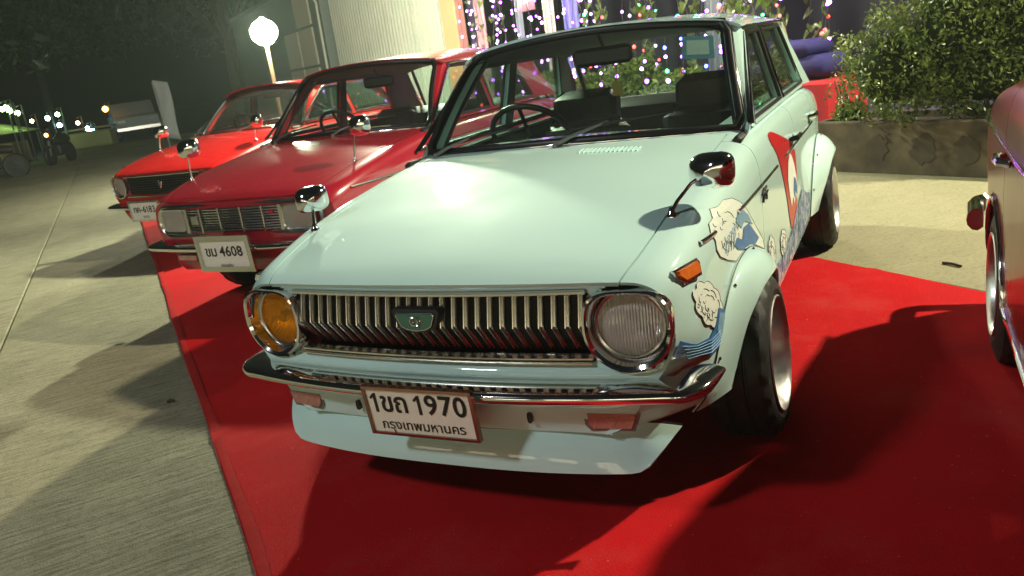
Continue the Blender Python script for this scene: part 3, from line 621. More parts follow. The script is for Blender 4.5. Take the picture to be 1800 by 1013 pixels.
def dshape(n, hw, top, rc, rb):
    """D outline: round below, flat brow above"""
    P = []
    for i in range(n):
        t = 2*math.pi*i/n; c, q = math.cos(t), math.sin(t)
        if q >= 0:
            k = 3.2; r = (abs(c/hw)**k+abs(q/top)**k)**(-1/k)
        else: r = (abs(c/hw)**2+abs(q/rb)**2)**-.5
        P.append((r*c, r*q))
    return P
def round_headlamp(car, x, z, y, sg, lensm, yaw=0, bez='chrome', r0=.113, lensr=.086, depth=.045, dtop=.100):
    e = bpy.data.objects.new('headlamp', None); COL.objects.link(e); e.parent = car.root; e.location = (x*sg, y, z); e.rotation_euler = (0, 0, yaw*sg); e.empty_display_size = .05
    n = 56; O = dshape(n, r0, dtop, .05, r0); I = dshape(n, r0-.016, dtop-.012, .05, r0-.016); C = [(lensr*1.06*math.cos(2*math.pi*i/n), lensr*1.06*math.sin(2*math.pi*i/n)) for i in range(n)]
    mid = [(lerp(a[0], b[0], .5), lerp(a[1], b[1], .5)) for a, b in zip(I, C)]
    R_ = [(O, .05), (O, .004), ([(a*.985, b*.985) for a, b in O], -.004), ([(lerp(a[0], b[0], .5), lerp(a[1], b[1], .5)) for a, b in zip(O, I)], -.006), (I, .0), (mid, depth*.55), (C, depth), ([(a*.97, b*.97) for a, b in C], depth+.004)]
    m = MB(); m.grid([[(a, d, b) for a, b in (ring+ring[:1])] for ring, d in R_]); m.build('bezel', bez, e, 45, recalc=False)
    m = MB(); m.lathe([(depth-.006, lensr*1.05), (depth-.012, lensr*1.02), (depth-.010, lensr*.96), (depth-.004, lensr*.95)], (0, 0, 0), 'y', 48); m.build('lamp_ring', 'dullchrome', e, 40)
    m = MB(); m.lathe([(depth-.005, lensr*.97), (depth-.012, lensr*.85), (depth-.018, lensr*.6), (depth-.021, lensr*.3), (depth-.022, .0005)], (0, 0, 0), 'y', 48); m.build('lens', lensm, e, 60)
    m = MB(); m.lathe([(depth, lensr*.96), (depth+.03, lensr*.85), (depth+.055, lensr*.6), (depth+.068, lensr*.25), (depth+.07, .0005)], (0, 0, 0), 'y', 48); m.build('reflector', 'reflector', e, 60)
    m = MB(); m.lathe([(depth-.008, .0005), (depth-.008, .014), (depth+.0, .018), (depth+.06, .016)], (0, 0, 0), 'y', 20); m.build('bulb_shield', 'dullchrome', e, 40)
    return e

# ================================================================== the mint saloon
A = Car('mint_saloon_car', 'pale mint four-door saloon with wave decals, one yellow headlamp and bolted wheel flares', (0, 0, .0), 'mint', None)
A.lower_body(); A.wheels(); A.greenhouse(); A.interior(1.04, 1.06); A.wipers()
def front_panel(car, zlo=.30, ztop=.698, grille=(.462, .497, .690), lamps=((.556, .589),), rec=None, hole=.116):
    zs = list(np.linspace(zlo, ztop, 58)); rz = pchip(rec or [(.29, .016), (.33, .006), (.37, .0), (.40, .010), (.44, .004), (.462, -.006), (.478, .0), (.493, .016), (.52, .020), (.66, .016), (.69, .010), (.70, .006)])
    G = []
    for z in zs:
        xo = car.xside(0, z); row = []
        for k in range(-70, 71):
            x = xo*k/70; row.append((x, car.p['bow']*(x/.65)**2+rz(z)*(1-abs(x/xo)**10), z))
        G.append(row)
    def sk(i, j):
        x = (G[i][j][0]+G[i+1][j+1][0])/2; z = (zs[i]+zs[i+1])/2
        if abs(x) < grille[0] and grille[1] < z < grille[2]: return True
        return any(math.hypot(abs(x)-a, z-b) < hole for a, b in lamps)
    return car.shell('front_panel', G, th=.006, skip=sk)
front_panel(A)
yb = lambda x: .055*(x/.65)**2
round_headlamp(A, .556, .589, .030, 1, 'lens', .10); round_headlamp(A, .556, .589, .030, -1, 'lensyellow', .10)
# grille: every rib its own piece
gr = bpy.data.objects.new('grille', None); COL.objects.link(gr); gr.parent = A.root; gr.empty_display_size = .1
NR = 26
def rib_mesh():
    m = MB(); P = [(-.0080, .010), (-.0080, .0), (-.0066, -.003), (-.0042, -.002), (-.0030, .011), (.0030, .011), (.0042, -.002), (.0066, -.003), (.0080, 0), (.0080, .010)]
    rows = [(.676, .030), (.640, .020), (.603, .010), (.590, .007), (.585, .012), (.555, .036), (.512, .070)]
    m.grid([[(a, y+d, z) for a, d in P] for z, y in rows]); return m
rib0 = rib_mesh().build('grille_rib', 'grille', gr, 30)
for i in range(NR):
    x = -.437+.874*i/(NR-1); o = rib0 if i == 0 else dup(rib0, gr); o.location = (x, yb(x), 0)
for z, y, h, d in ((.683, .004, .013, .03), (.5065, .008, .008, .03), (.4965, .000, .006, .03)):
    m = MB(); path = [((x, yb(x)+y, z), (0, -1)) for x in np.linspace(-.458, .458, 25)]
    m.sweep(path, [(-d, h/2), (.0, h/2), (.004, h/4), (.004, -h/4), (.0, -h/2), (-d, -h/2)]); m.build('grille_trim', 'chrome' if z > .6 else 'grille', gr, 40)
for x in (-.33, -.16, .20, .34):
    m = MB(); m.box((x, yb(x)+.035, .503), (.022, .01, .018)); m.build('grille_bracket', 'dullchrome', gr, 0)
m = MB(); m.grid([[(x, .10+yb(x), z) for z in (.485, .60, .70)] for x in np.linspace(-.47, .47, 9)]); m.build('grille_backing', 'trimblack', gr, 0)
m = MB(); m.box((0, .16, .60), (.62, .02, .17)); m.build('radiator', 'under', A.root, 0)
# badge
bd = bpy.data.objects.new('badge', None); COL.objects.link(bd); bd.parent = A.root; bd.location = (-.015, -.012, .618); bd.empty_display_size = .02
sh = [(-.058, .026), (.058, .026), (.064, .018), (.050, -.016), (.030, -.027), (0, -.031), (-.030, -.027), (-.050, -.016), (-.064, .018)]
m = MB(); m.prism([(a*1.16, b*1.16) for a, b in sh], lambda a, b: (a, .0, b), lambda a, b: (a*1.05, .03, b)); m.build('badge_surround', 'dark', bd, 0)
m = MB(); m.prism([(a*.93, b*.86-.002) for a, b in sh], lambda a, b: (a, -.004, b), lambda a, b: (a, .0, b)); m.build('badge_enamel', 'badge', bd, 0)
m = MB(); m.tube([(a*.93, -.0045, b*.86-.002) for a, b in sh], .0014, 5, closed=True)
for sgn in (1, -1): m.tube([(sgn*(.004+.012*math.sin(t)), -.005, -.003+.011*math.cos(t)*(1 if t < 3.2 else .8)) for t in np.linspace(.3, 5.4, 14)], .0016, 5)
m.tube([(-.02, -.005, .012), (-.008, -.005, .008), (.008, -.005, .008), (.02, -.005, .012)], .0015, 5); m.tube([(-.013, -.005, -.016), (.013, -.005, -.016)], .0015, 5); m.build('badge_emblem', 'chrome', bd, 40)
# front bumper
def bumper_path(half, y0, yc, z, wrap=.22, rise=0):
    P = []
    for x in np.linspace(0, half-.10, 10): P.append((x, y0+yc*(x/(half-.10))**2.2, z))
    cx, cy = half-.10, y0+yc
    for t in np.linspace(12, 84, 9): P.append((cx+.10*math.sin(R(t)), cy+.105*(1-math.cos(R(t))), z+rise*(t/84)**2))
    e = P[-1]; P += [(e[0]+.004*k, e[1]+(wrap-.09)*k/3, z+rise) for k in (1, 2, 3)]
    P = [(-a, b, c) for a, b, c in reversed(P[1:])]+P; out = []
    for i, q in enumerate(P):
        a, b = P[max(0, i-1)], P[min(len(P)-1, i+1)]; t = Vector((b[0]-a[0], b[1]-a[1], 0)).normalized(); out.append((q, (t.y, -t.x)))
    return out
BP = [(-.084, .016), (-.072, .020), (-.050, .0165), (-.025, .0105), (-.008, .0055), (-.001, .001), (.002, -.005), (.0015, -.014), (-.003, -.022), (-.012, -.027), (-.030, -.030), (-.050, -.028), (-.04, -.016), (-.075, .004)]
pt = bumper_path(.744, -.078, .072, .436, .17, .004); k = len(pt); scl = [1-.55*max(0, (abs(i-(k-1)/2)/((k-1)/2)-.86)/.14)**2 for i in range(k)]
m = MB(); m.sweep(pt, BP, True, scl); m.build('front_bumper', 'chrome', A.root, 38)
# valance lamps, bracket hole, spoiler
for sg in (1, -1):
    e = bpy.data.objects.new('turn_lamp', None); COL.objects.link(e); e.parent = A.root; x = .488; e.location = (sg*x, .043, .340); e.rotation_euler = (0, 0, sg*.13); e.empty_display_size = .03
    o = [(-.068, .026), (.068, .026), (.070, .012), (.056, -.026), (-.052, -.027), (-.066, -.012)]
    if sg < 0: o = [(-a, b) for a, b in reversed(o)]
    m = MB(); m.prism([(a*1.06, b*1.14) for a, b in o], lambda a, b: (a, -.008, b), lambda a, b: (a, .03, b)); m.build('lamp_rim', 'wiper', e, 0)
    m = MB(); m.prism([(a*.93, b*.84) for a, b in o], lambda a, b: (a*.96, -.014, b*.92), lambda a, b: (a, -.002, b)); m.build('lamp_lens', 'turn', e, 0)
    m = MB(); m.lathe([(-.0155, .0005), (-.0155, .012), (-.013, .016)], (0, 0, 0), 'y', 16); m.build('bulb_boss', 'turn', e, 0)
    m = MB(); m.prism([(-.006, .014), (.004, .014), (.006, .0), (.003, -.014), (-.005, -.012), (-.007, 0)], lambda a, b: (sg*.275+a, .0, .345+b), lambda a, b: (sg*.275+a, .02, .345+b)); m.build('jack_slot', 'trimblack', A.root, 0)
G = []
for i in range(49):
    u = -1+2*i/48; a = abs(u); row = []
    for j in range(9):
        v = j/8; tp = Vector((.640*u, .024+.115*a**2.6, .298-.008*(1-a)+.012*max(0, (a-.72)/.28)*max(0, 1-(a-.72)/.28)*4-.014*max(0, (a-.8)/.2))); bt = Vector((.575*u, -.014+.058*a**2.6, .194+.016*max(0, (a-.93)/.07)**2))
        q = tp.lerp(bt, v); q.y -= .010*math.sin(math.pi*v); row.append(tuple(q))
    G.append(row)
A.shell('front_spoiler', G, th=.006)
m = MB(); m.tube([(q[0][0], q[0][1]+.004, q[0][2]+.003) for q in G], .0032, 5); m.build('spoiler_seam', 'trimblack', A.root, 0)
A.plate((.006, -.096, .389), R(6), [('1', .030), ('ข', .043), ('ถ', .045), (' ', .020), ('1', .030), ('9', .044), ('7', .042), ('0', .044)], 'กรุงเทพมหานคร', ts=.083, bs_=.040, ty=.024, by=-.043, wid=.329, hei=.140, xs=.97)
m = MB(); m.box((0, -.060, .39), (.22, .05, .02)); m.build('plate_bracket', 'under', A.root, 0)
# flares
def flare(car, ax, lipx, jr, lr, t0, t1, n=40, drop=.09):
    zc = car.p['wheel_r']; jrf = pchip(jr); lrf = pchip(lr); lxf = pchip(lipx)
    for sg in (1, -1):
        G = []
        for i in range(n+1):
            t = lerp(t0, t1, i/n); c, q = math.cos(R(t)), math.sin(R(t)); J = (ax+jrf(t)*c, zc+jrf(t)*q); L = (ax+lrf(t)*c, zc+lrf(t)*q); xj = car.xs(J[0], J[1])+.003; xl = lxf(t); row = []
            row.append((sg*(xj-.008), J[0], J[1]))
            for k in range(9):
                u = k/8; x = lerp(xj, xl, u**.75); y = lerp(J[0], L[0], u); z = lerp(J[1], L[1], u)+.022*max(0, q)*math.sin(math.pi*u)*.6
                row.append((sg*x, y, z))
            row.append((sg*(xl+.001), ax+(lrf(t)-.012)*c, zc+(lrf(t)-.012)*q)); row.append((sg*(xl-.012), ax+(lrf(t)-.014)*c, zc+(lrf(t)-.014)*q)); row.append((sg*(xl-.03), ax+(lrf(t)-.010)*c, zc+(lrf(t)-.010)*q)); G.append(row)
        m = MB(); m.grid(G); o = m.build('wheel_flare', car.paint, car.root, 40, recalc=False)
        m = MB(); m.tube([q[1] for q in G], .0022, 4); m.build('flare_seam', 'trimblack', o, 0)
        for t in (lerp(t0, t1, .2), lerp(t0, t1, .5), lerp(t0, t1, .74), lerp(t0, t1, .92)):
            i = int((t-t0)/(t1-t0)*n); q = G[i][2]; m = MB(); m.lathe([(0, .006), (.004*sg, .005), (.006*sg, .0005)], (q[0]-.001*sg, q[1], q[2]), 'x', 8); m.build('flare_bolt', 'dullchrome', o, 0)
flare(A, .725, [(0, .745), (45, .785), (88, .800), (119, .782), (140, .757), (169, .722), (178, .714)], [(0, .335), (50, .335), (90, .345), (125, .39), (150, .44), (178, .475)], [(0, .285), (88, .282), (119, .296), (140, .304), (169, .288), (178, .30)], 0, 178)
flare(A, 3.01, [(2, .735), (30, .77), (90, .815), (130, .80), (178, .745)], [(2, .42), (50, .40), (90, .37), (125, .385), (150, .42), (178, .46)], [(2, .29), (90, .29), (178, .30)], 2, 178)
# side marker lamps, waist strip, nose script
for sg in (1, -1):
    e = bpy.data.objects.new('side_marker', None); COL.objects.link(e); e.parent = A.root; e.empty_display_size = .03
    c0 = Vector((A.xs(.17, .690), .17, .690)); ty = (Vector((A.xs(.26, .690), .26, .690))-Vector((A.xs(.09, .690), .09, .690))).normalized(); tz = (Vector((A.xs(.17, .71), .17, .71))-Vector((A.xs(.17, .665), .17, .665))).normalized(); nn = ty.cross(tz).normalized()
    po = [(-.052, .017), (.050, .017), (.056, .007), (.042, -.017), (-.034, -.017), (-.056, .005)]
    def MP(a, b, d): q = c0+ty*a+tz*b+nn*d; return (sg*q.x, q.y, q.z)
    m = MB(); m.prism([(a*1.12, b*1.3) for a, b in po], lambda a, b: MP(a, b, .006), lambda a, b: MP(a, b, -.014)); m.build('marker_rim', 'chrome', e, 0)
    m = MB(); m.prism(po, lambda a, b: MP(a*.90, b*.8, .012), lambda a, b: MP(a, b, .003)); m.build('marker_lens', 'amber', e, 0)
for sg in (1, -1):
    for y0, y1 in ((.29, .40), (.64, 1.044), (1.056, 1.40), (1.60, 1.98), (1.995, 2.7)) if sg > 0 else ((.29, 1.044), (1.056, 1.98), (1.995, 2.7)):
        m = MB(); n = max(3, int((y1-y0)/.05)); m.tube([(sg*(A.xs(lerp(y0, y1, i/n), .733)+.003), lerp(y0, y1, i/n), .733) for i in range(n+1)], .0068, 8); m.build('waist_strip', 'chrome', A.root, 60)
m = MB()
for a, b in (((1.02, .700), (1.06, .715)), ((1.03, .672), (1.05, .702)), ((1.05, .690), (1.09, .676)), ((1.07, .705), (1.11, .712)), ((1.09, .688), (1.13, .694)), ((1.10, .668), (1.105, .695))):
    m.tube([(A.xs(a[0]+.02, a[1])+.004, a[0]+.02, a[1]), (A.xs(b[0]+.02, b[1])+.004, b[0]+.02, b[1])], .004, 6)
m.build('script_badge', 'dark', A.root, 0)
A.fender_mirror(1, .345, (.09, .075, .098), -.25, .064); A.fender_mirror(-1, .345, (.020, .03, .095), .45, .056)
# bonnet louvres
for i in range(14):
    x = .135+.016*i; z = A.S(.92, 10)[2]
    for k in (0,):
        def hz(xx, yy):
            t = [A.S(yy, t_) for t_ in np.linspace(8.1, 11, 24)]
            for a, b in zip(t, t[1:]):
                if b[0] <= xx <= a[0]: return lerp(b[2], a[2], (xx-b[0])/max(1e-6, a[0]-b[0]))
            return t[-1][2]
        m = MB(); m.tube([(x, .925+.012*j+.0*i, hz(x, .925+.012*j)+.0015+.002*math.sin(math.pi*j/5)) for j in range(6)], .0034, 6); m.build('bonnet_louvre', 'mint', A.hood, 60)
# vinyl: generic curling wave shapes and a red leaf-shaped panel
board = [(1.345, .842), (1.352, .856), (1.385, .862), (1.44, .858), (1.523, .837), (1.73, .786), (1.874, .743), (1.95, .70), (1.975, .62), (1.97, .50), (1.93, .43), (1.834, .399), (1.743, .41), (1.694, .471), (1.636, .562), (1.576, .634), (1.517, .698), (1.46, .757), (1.39, .80), (1.358, .825)]
decal(A, 'red_decal', board, 'decalred')
decal(A, 'foam_decal', [(1.70, .695), (1.76, .725), (1.82, .70), (1.88, .655), (1.93, .60), (1.962, .53), (1.93, .495), (1.885, .53), (1.845, .495), (1.80, .535), (1.755, .50), (1.70, .56), (1.665, .63)], 'decalwhite', .0045)
decal(A, 'wave_decal', [(1.85, .61), (1.90, .590), (1.945, .545), (1.935, .515), (1.885, .545), (1.845, .52), (1.82, .56)], 'decalblue', .006)
def scallop(c, ry, rz, n, amp, tilt=0):
    P = []
    for i in range(n*5):
        t = 2*math.pi*i/(n*5); k = 1+amp*abs(math.sin(n*t/2)); a, b = ry*k*math.cos(t), rz*k*math.sin(t); P.append((c[0]+a*math.cos(tilt)-b*math.sin(tilt), c[1]+a*math.sin(tilt)+b*math.cos(tilt)))
    return P
def curls(car, c, ry, rz, n, parent, seed, tilt=-.5):
    # short hooked strokes fanning along the crest, like brush lines
    rd = random.Random(seed)
    for k in (.74, .46):
        P_ = scallop(c, ry*k, rz*k, 7, .18, tilt)
        for i0 in range(0, 35, 5):
            if rd.random() < .75: ink(car, 'decal_line', P_[i0:i0+5], .0010, .0030, parent=parent)
    for i in range(n):
        t = rd.uniform(2.0, 5.4); u = rd.uniform(.45, .95); y, z = c[0]+ry*u*math.cos(t)*math.cos(tilt)-rz*u*math.sin(t)*math.sin(tilt), c[1]+ry*u*math.cos(t)*math.sin(tilt)+rz*u*math.sin(t)*math.cos(tilt)
        ink(car, 'decal_line', [(y+.010*math.cos(q), z+.008*math.sin(q)) for q in np.linspace(t, t+2.6, 5)], .0009, .0030, parent=parent)
f1 = scallop((.265, .575), .110, .050, 9, .14, -.55); d = decal(A, 'foam_decal', f1, 'decalwhite', .0026); ink(A, 'decal_line', f1+f1[:1], parent=d); curls(A, (.265, .575), .10, .045, 12, d, 3)
decal(A, 'wave_decal', [(.33, .545), (.385, .520), (.40, .470), (.34, .435), (.27, .432), (.16, .468), (.05, .512), (.07, .548), (.16, .505), (.25, .490), (.30, .510)], 'decalblue', .0045)
for k in range(5): ink(A, 'decal_line', [(.08+.012*k, .530-.013*k), (.16+.01*k, .500-.010*k), (.26, .480-.009*k), (.33, .480-.008*k)], .0011, .0062, 'decalpale')
for q in ((.10, .415), (.21, .405)): decal(A, 'wave_decal', [(q[0]-.02, q[1]+.012), (q[0]+.03, q[1]+.008), (q[0]+.005, q[1]-.014)], 'decalblue', .003)
decal(A, 'wave_decal', [(.33, .53), (.375, .515), (.385, .47), (.33, .46), (.30, .49)], 'decalpale', .0060)
f2 = [(.56, .788), (.50, .782), (.455, .786), (.43, .766), (.39, .760), (.372, .738), (.385, .715), (.378, .69), (.40, .665), (.47, .636), (.561, .607), (.674, .611), (.864, .575), (1.03, .515), (1.00, .560), (.88, .634), (.776, .706), (.695, .752), (.63, .778)]
d = decal(A, 'foam_decal', f2, 'decalwhite', .0026); ink(A, 'decal_line', f2+f2[:1], parent=d); curls(A, (.52, .705), .13, .065, 14, d, 5, -.2)
decal(A, 'wave_decal', [(.556, .655), (.592, .669), (.659, .645), (.691, .676), (.765, .670), (.83, .634), (.921, .584), (.85, .580), (.769, .602), (.653, .616), (.592, .632)], 'decalblue', .0045)
decal(A, 'wave_decal', [(.60, .715), (.64, .735), (.70, .728), (.77, .695), (.83, .650), (.76, .675), (.70, .690), (.66, .680), (.63, .695)], 'decalpale', .0045)
for k in range(4): ink(A, 'decal_line', [(.45+.03*k, .66-.004*k), (.47+.03*k, .69), (.50+.03*k, .70+.004*k), (.52+.03*k, .69)], .0012, .0045, 'decalpale')
f3 = scallop((1.19, .455), .085, .055, 7, .14, -.6); d = decal(A, 'foam_decal', f3, 'decalwhite', .0026); ink(A, 'decal_line', f3+f3[:1], .0010, parent=d); curls(A, (1.19, .455), .08, .05, 6, d, 8)
f4 = scallop((1.50, .41), .09, .05, 7, .14, -.4); d = decal(A, 'foam_decal', f4, 'decalwhite', .0026); ink(A, 'decal_line', f4+f4[:1], .0010, parent=d); curls(A, (1.50, .41), .08, .045, 6, d, 9)
decal(A, 'wave_decal', [(1.10, .40), (1.20, .41), (1.30, .385), (1.44, .365), (1.60, .385), (1.70, .39), (1.80, .41), (1.90, .455), (1.979, .47), (1.979, .29), (1.60, .285), (1.25, .30)], 'decalsea', .004)
decal(A, 'wave_decal', [(1.998, .46), (2.15, .50), (2.30, .45), (2.50, .41), (2.50, .33), (2.30, .29), (1.998, .29)], 'decalsea', .004)
# screen stickers and cabin bits
def on_screen(car, u, v, off=.0):
    p = car.p; a = u*u; lo = Vector((p['base_s'][0]*u, lerp(p['base_c'][1], p['base_s'][1], a), lerp(p['base_c'][2], p['base_s'][2], a))); hi = Vector((p['top_s'][0]*u, lerp(p['top_c'][1], p['top_s'][1], a), lerp(p['top_c'][2], p['top_s'][2], a)))
    q = lo.lerp(hi, v); q.y -= .025*math.sin(math.pi*v)-off; return q
def sticker(car, nm, u0, u1, v0, v1, mat, off):
    m = MB(); m.grid([[on_screen(car, lerp(u0, u1, i/3), lerp(v0, v1, j/3), off) for j in range(4)] for i in range(4)]); return m.build(nm, mat, car.wind, 60)
sticker(A, 'sticker', .70, .90, .66, .88, 'sticker', .004); sticker(A, 'sticker', .73, .87, .70, .84, 'stickerwhite', .003)
m = MB(); m.tube([(.09, 1.57, 1.16), (.09, 1.57, 1.10)], .003, 5); m.prism([(-.018, 0), (.018, 0), (.02, -.06), (-.02, -.06)], lambda a, b: (.09+a, 1.565, 1.10+b), lambda a, b: (.09+a, 1.572, 1.10+b)); m.build('hanging_tag', 'yellowtag', A.root, 0)

# ================================================================== the crimson saloon next to it
B = Car('crimson_car', 'dark crimson old car with rectangular headlamps and horizontal bar grille beside the mint saloon', (-2.20, 1.60, 0), 'crimson', None, camber=0, track=.66, wheel_r=.275, arch=.30, half=.075, roof_rear=2.95, rear_base=3.30, crown=1.37, rail_z=1.262,
    top_c=(0, 1.47, 1.325), top_s=(.548, 1.545, 1.285), base_c=(0, 1.06, .918), base_s=(.645, 1.185, .90))
B.lower_body(); B.wheels(); B.greenhouse(); B.interior(.98); B.wipers()
front_panel(B, grille=(.35, .53, .665), lamps=(), rec=[(.29, .02), (.40, .012), (.50, .0), (.60, .0), (.70, .004)])
def rring(hw, hh, cz, rc, n=10):
    P = []
    for cx, cy, a in ((1, 1, 0), (-1, 1, 90), (-1, -1, 180), (1, -1, 270)):
        for i in range(n+1): t = R(a+90*i/n); P.append((cx*(hw-rc)+rc*math.cos(t), cz+cy*(hh-rc)+rc*math.sin(t)))
    return P
e = bpy.data.objects.new('grille', None); COL.objects.link(e); e.parent = B.root; e.empty_display_size = .05
o, i_ = rring(.606, .094, .597, .085), rring(.585, .073, .597, .066); m = MB()
m.grid([[(x, yb(x)+d, z) for x, z in (r+r[:1])] for r, d in ((o, .02), (o, -.022), ([(lerp(a[0], b[0], .5), lerp(a[1], b[1], .5)) for a, b in zip(o, i_)], -.030), (i_, -.022), (i_, .012))]); m.build('grille_surround', 'dullchrome', e, 40, recalc=False)
m = MB(); m.add([(x, yb(x)+.006, z) for x, z in i_], [tuple(range(len(i_)))]); m.build('grille_backing', 'steel', e, 0)
for k in range(9):
    z = .538+.0148*k
    m = MB(); m.sweep([((x, yb(x)-.010, z), (0, -1)) for x in np.linspace(-.345, .345, 15)], [(-.012, .0042), (.004, .0042), (.006, 0), (.004, -.0042), (-.012, -.0042)]); m.build('grille_bar', 'grille', e, 40)
for x in (-.348, -.23, -.08, .08, .23, .348):
    m = MB(); m.box((x, yb(x)-.016, .597), (.010 if abs(x) < .3 else .022, .014, .138)); m.build('grille_divider', 'grille', e, 0)
m = MB(); m.box((-.285, -.006, .60), (.05, .01, .055), bev=.004); m.build('grille_emblem', 'dullchrome', e, 0)
m = MB(); m.box((.285, -.006, .628), (.035, .01, .02), bev=.003); m.build('grille_emblem', 'decalred', e, 0)
for sg in (1, -1):
    h = bpy.data.objects.new('headlamp', None); COL.objects.link(h); h.parent = B.root; h.location = (sg*.462, .018, .597); h.rotation_euler = (0, 0, sg*.10); h.empty_display_size = .03
    r1, r2 = rring(.105, .070, 0, .03, 5), rring(.096, .061, 0, .025, 5)
    m = MB(); m.grid([[(x, d, z) for x, z in (r+r[:1])] for r, d in ((r1, .02), (r1, -.018), (r2, -.014), (r2, .006))]); m.build('bezel', 'dullchrome', h, 40, recalc=False)
    m = MB(); m.grid([[(-.096+.192*i/8, -.012-.012*(1-(2*i/8-1)**2)*(1-(2*j/6-1)**2), -.061+.122*j/6) for j in range(7)] for i in range(9)]); m.build('lens', 'oldlens', h, 60)
    m = MB(); m.grid([[(-.094+.188*i/8, .004+.03*(1-(2*i/8-1)**2)*(1-(2*j/6-1)**2), -.059+.118*j/6) for j in range(7)] for i in range(9)]); m.build('reflector', 'reflector', h, 60)
pt = bumper_path(.758, -.085, .06, .455, .26); m = MB(); m.sweep(pt, BP, True); m.build('front_bumper', 'chrome', B.root, 38)
for sg in (1, -1):
    m = MB(); m.box((sg*.40, -.004, .385), (.17, .03, .045), rz=sg*.12, bev=.008); m.build('turn_lamp', 'turn', B.root, 40)
B.plate((-.02, -.098, .425), R(3), [('ข', .042), ('ม', .044), (' ', .02), ('4', .043), ('6', .042), ('0', .042), ('8', .042)], 'ขอนแก่น', frame='dullchrome', fw=.026, ts=.080, bs_=.026, ty=.012, by=-.066)
for sg in (1, -1):
    B.fender_mirror(sg, .30 if sg < 0 else .42, (-.02 if sg < 0 else .06, .0, .19), .2*-sg, .072, x=.58)
    m = MB(); m.tube([(sg*(B.xs(y, .70)+.003), y, .70) for y in np.linspace(.2, 1.04, 12)], .007, 6); m.build('waist_strip', 'dullchrome', B.root, 60)
for sg in (1, -1):
    for ax in B.p['axles']:
        m = MB(); m.tube([(sg*(B.xs(ax+.305*math.cos(t), .275+.305*math.sin(t))+.002), ax+.305*math.cos(t), .275+.305*math.sin(t)) for t in np.linspace(.05, math.pi-.05, 24)], .012, 6); m.build('arch_lip', 'crimson', B.root, 60)

# ================================================================== the scarlet coupe beyond
C = Car('scarlet_coupe', 'bright scarlet coupe with black grille and chrome fender mirrors beyond the crimson car', (-4.60, 3.25, 0), 'scarlet', None, camber=0, track=.66, wheel_r=.275, arch=.30, half=.075, roof_rear=2.45, rear_base=3.45, crown=1.315, rail_z=1.215,
    top_c=(0, 1.52, 1.285), top_s=(.53, 1.60, 1.24), base_c=(0, 1.08, .905), base_s=(.645, 1.21, .885))
C.lower_body(); C.wheels(); C.greenhouse(); C.interior(.95); C.wipers()
front_panel(C, grille=(.44, .52, .675), lamps=())
e = bpy.data.objects.new('grille', None); COL.objects.link(e); e.parent = C.root; e.empty_display_size = .05
m = MB(); m.grid([[(x, .035+yb(x), z) for z in (.51, .60, .69)] for x in np.linspace(-.47, .47, 9)]); m.build('grille_backing', 'dark', e, 0)
for z in (.685, .512):
    m = MB(); m.sweep([((x, yb(x)+.002, z), (0, -1)) for x in np.linspace(-.46, .46, 17)], [(-.02, .009), (.006, .006), (.008, 0), (.006, -.006), (-.02, -.009)]); m.build('grille_trim', 'dullchrome', e, 40)
for k in range(7):
    z = .535+.02*k; m = MB(); m.sweep([((x, yb(x)+.02, z), (0, -1)) for x in np.linspace(-.44, .44, 13)], [(-.01, .003), (.004, .003), (.004, -.003), (-.01, -.003)]); m.build('grille_bar', 'trimblack', e, 0)
m = MB(); m.tube([(-.03, .0, .63), (-.008, -.004, .575), (.008, -.004, .575), (.03, .0, .63)], .007, 6); m.tube([(0, -.003, .64), (0, -.003, .60)], .006, 6); m.build('grille_emblem', 'chrome', e, 60)
for sg in (1, -1): round_headlamp(C, .545, .60, .028, sg, 'oldlens', .10, 'dullchrome', .105, .084, .03, .09)
pt = bumper_path(.758, -.085, .06, .43, .26); m = MB(); m.sweep(pt, BP, True); m.build('front_bumper', 'chrome', C.root, 38)
C.plate((-.14, -.098, .40), R(2), [('ก', .04), ('ค', .042), ('-', .03), ('6', .042), ('1', .03), ('8', .042), ('3', .042)], 'ระยอง', frame='dullchrome', fw=.012, ts=.078, bs_=.03, ty=.012, by=-.05)
C.fender_mirror(-1, .62, (-.03, .02, .17), .3, .072, x=.60); C.fender_mirror(1, .62, (.02, .02, .17), -.3, .072, x=.60)
for sg in (1, -1):
    for ax in C.p['axles']:
        m = MB(); m.tube([(sg*(C.xs(ax+.305*math.cos(t), .275+.305*math.sin(t))+.002), ax+.305*math.cos(t), .275+.305*math.sin(t)) for t in np.linspace(.05, math.pi-.05, 24)], .012, 6); m.build('arch_lip', 'scarlet', C.root, 60)

# ================================================================== the dark red car on the other side
D = Car('dark_red_car', 'glossy dark red car with chrome rear bumper end parked beside the planter', (2.17, -1.62, 0), 'maroon', None, camber=0, track=.665, wheel_r=.275, arch=.30, half=.075, tail=3.75,
    W=[(0, .652), (.03, .668), (.08, .684), (.2, .701), (.4, .714), (.8, .725), (2, .735), (2.8, .738), (3.3, .736), (3.62, .722), (3.72, .70), (3.75, .67)],
    H=[(0, .704), (.03, .719), (.08, .735), (.2, .763), (.37, .797), (.7, .846), (1.0, .880), (1.25, .902), (2, .93), (2.5, 1.0), (2.9, .98), (3.2, .94), (3.5, .895), (3.68, .85), (3.75, .78)])
D.lower_body(); D.wheels(); D.greenhouse('darkglass', side='darkglass'); D.interior(.95)
front_panel(D, lamps=())
for sg in (1, -1): round_headlamp(D, .545, .60, .028, sg, 'lens', .10, 'chrome', .105, .084, .03, .09)
e = bpy.data.objects.new('grille', None); COL.objects.link(e); e.parent = D.root; e.empty_display_size = .05
m = MB(); m.grid([[(x, .045+yb(x), z) for z in (.49, .60, .70)] for x in np.linspace(-.47, .47, 9)]); m.build('grille_backing', 'dark', e, 0)
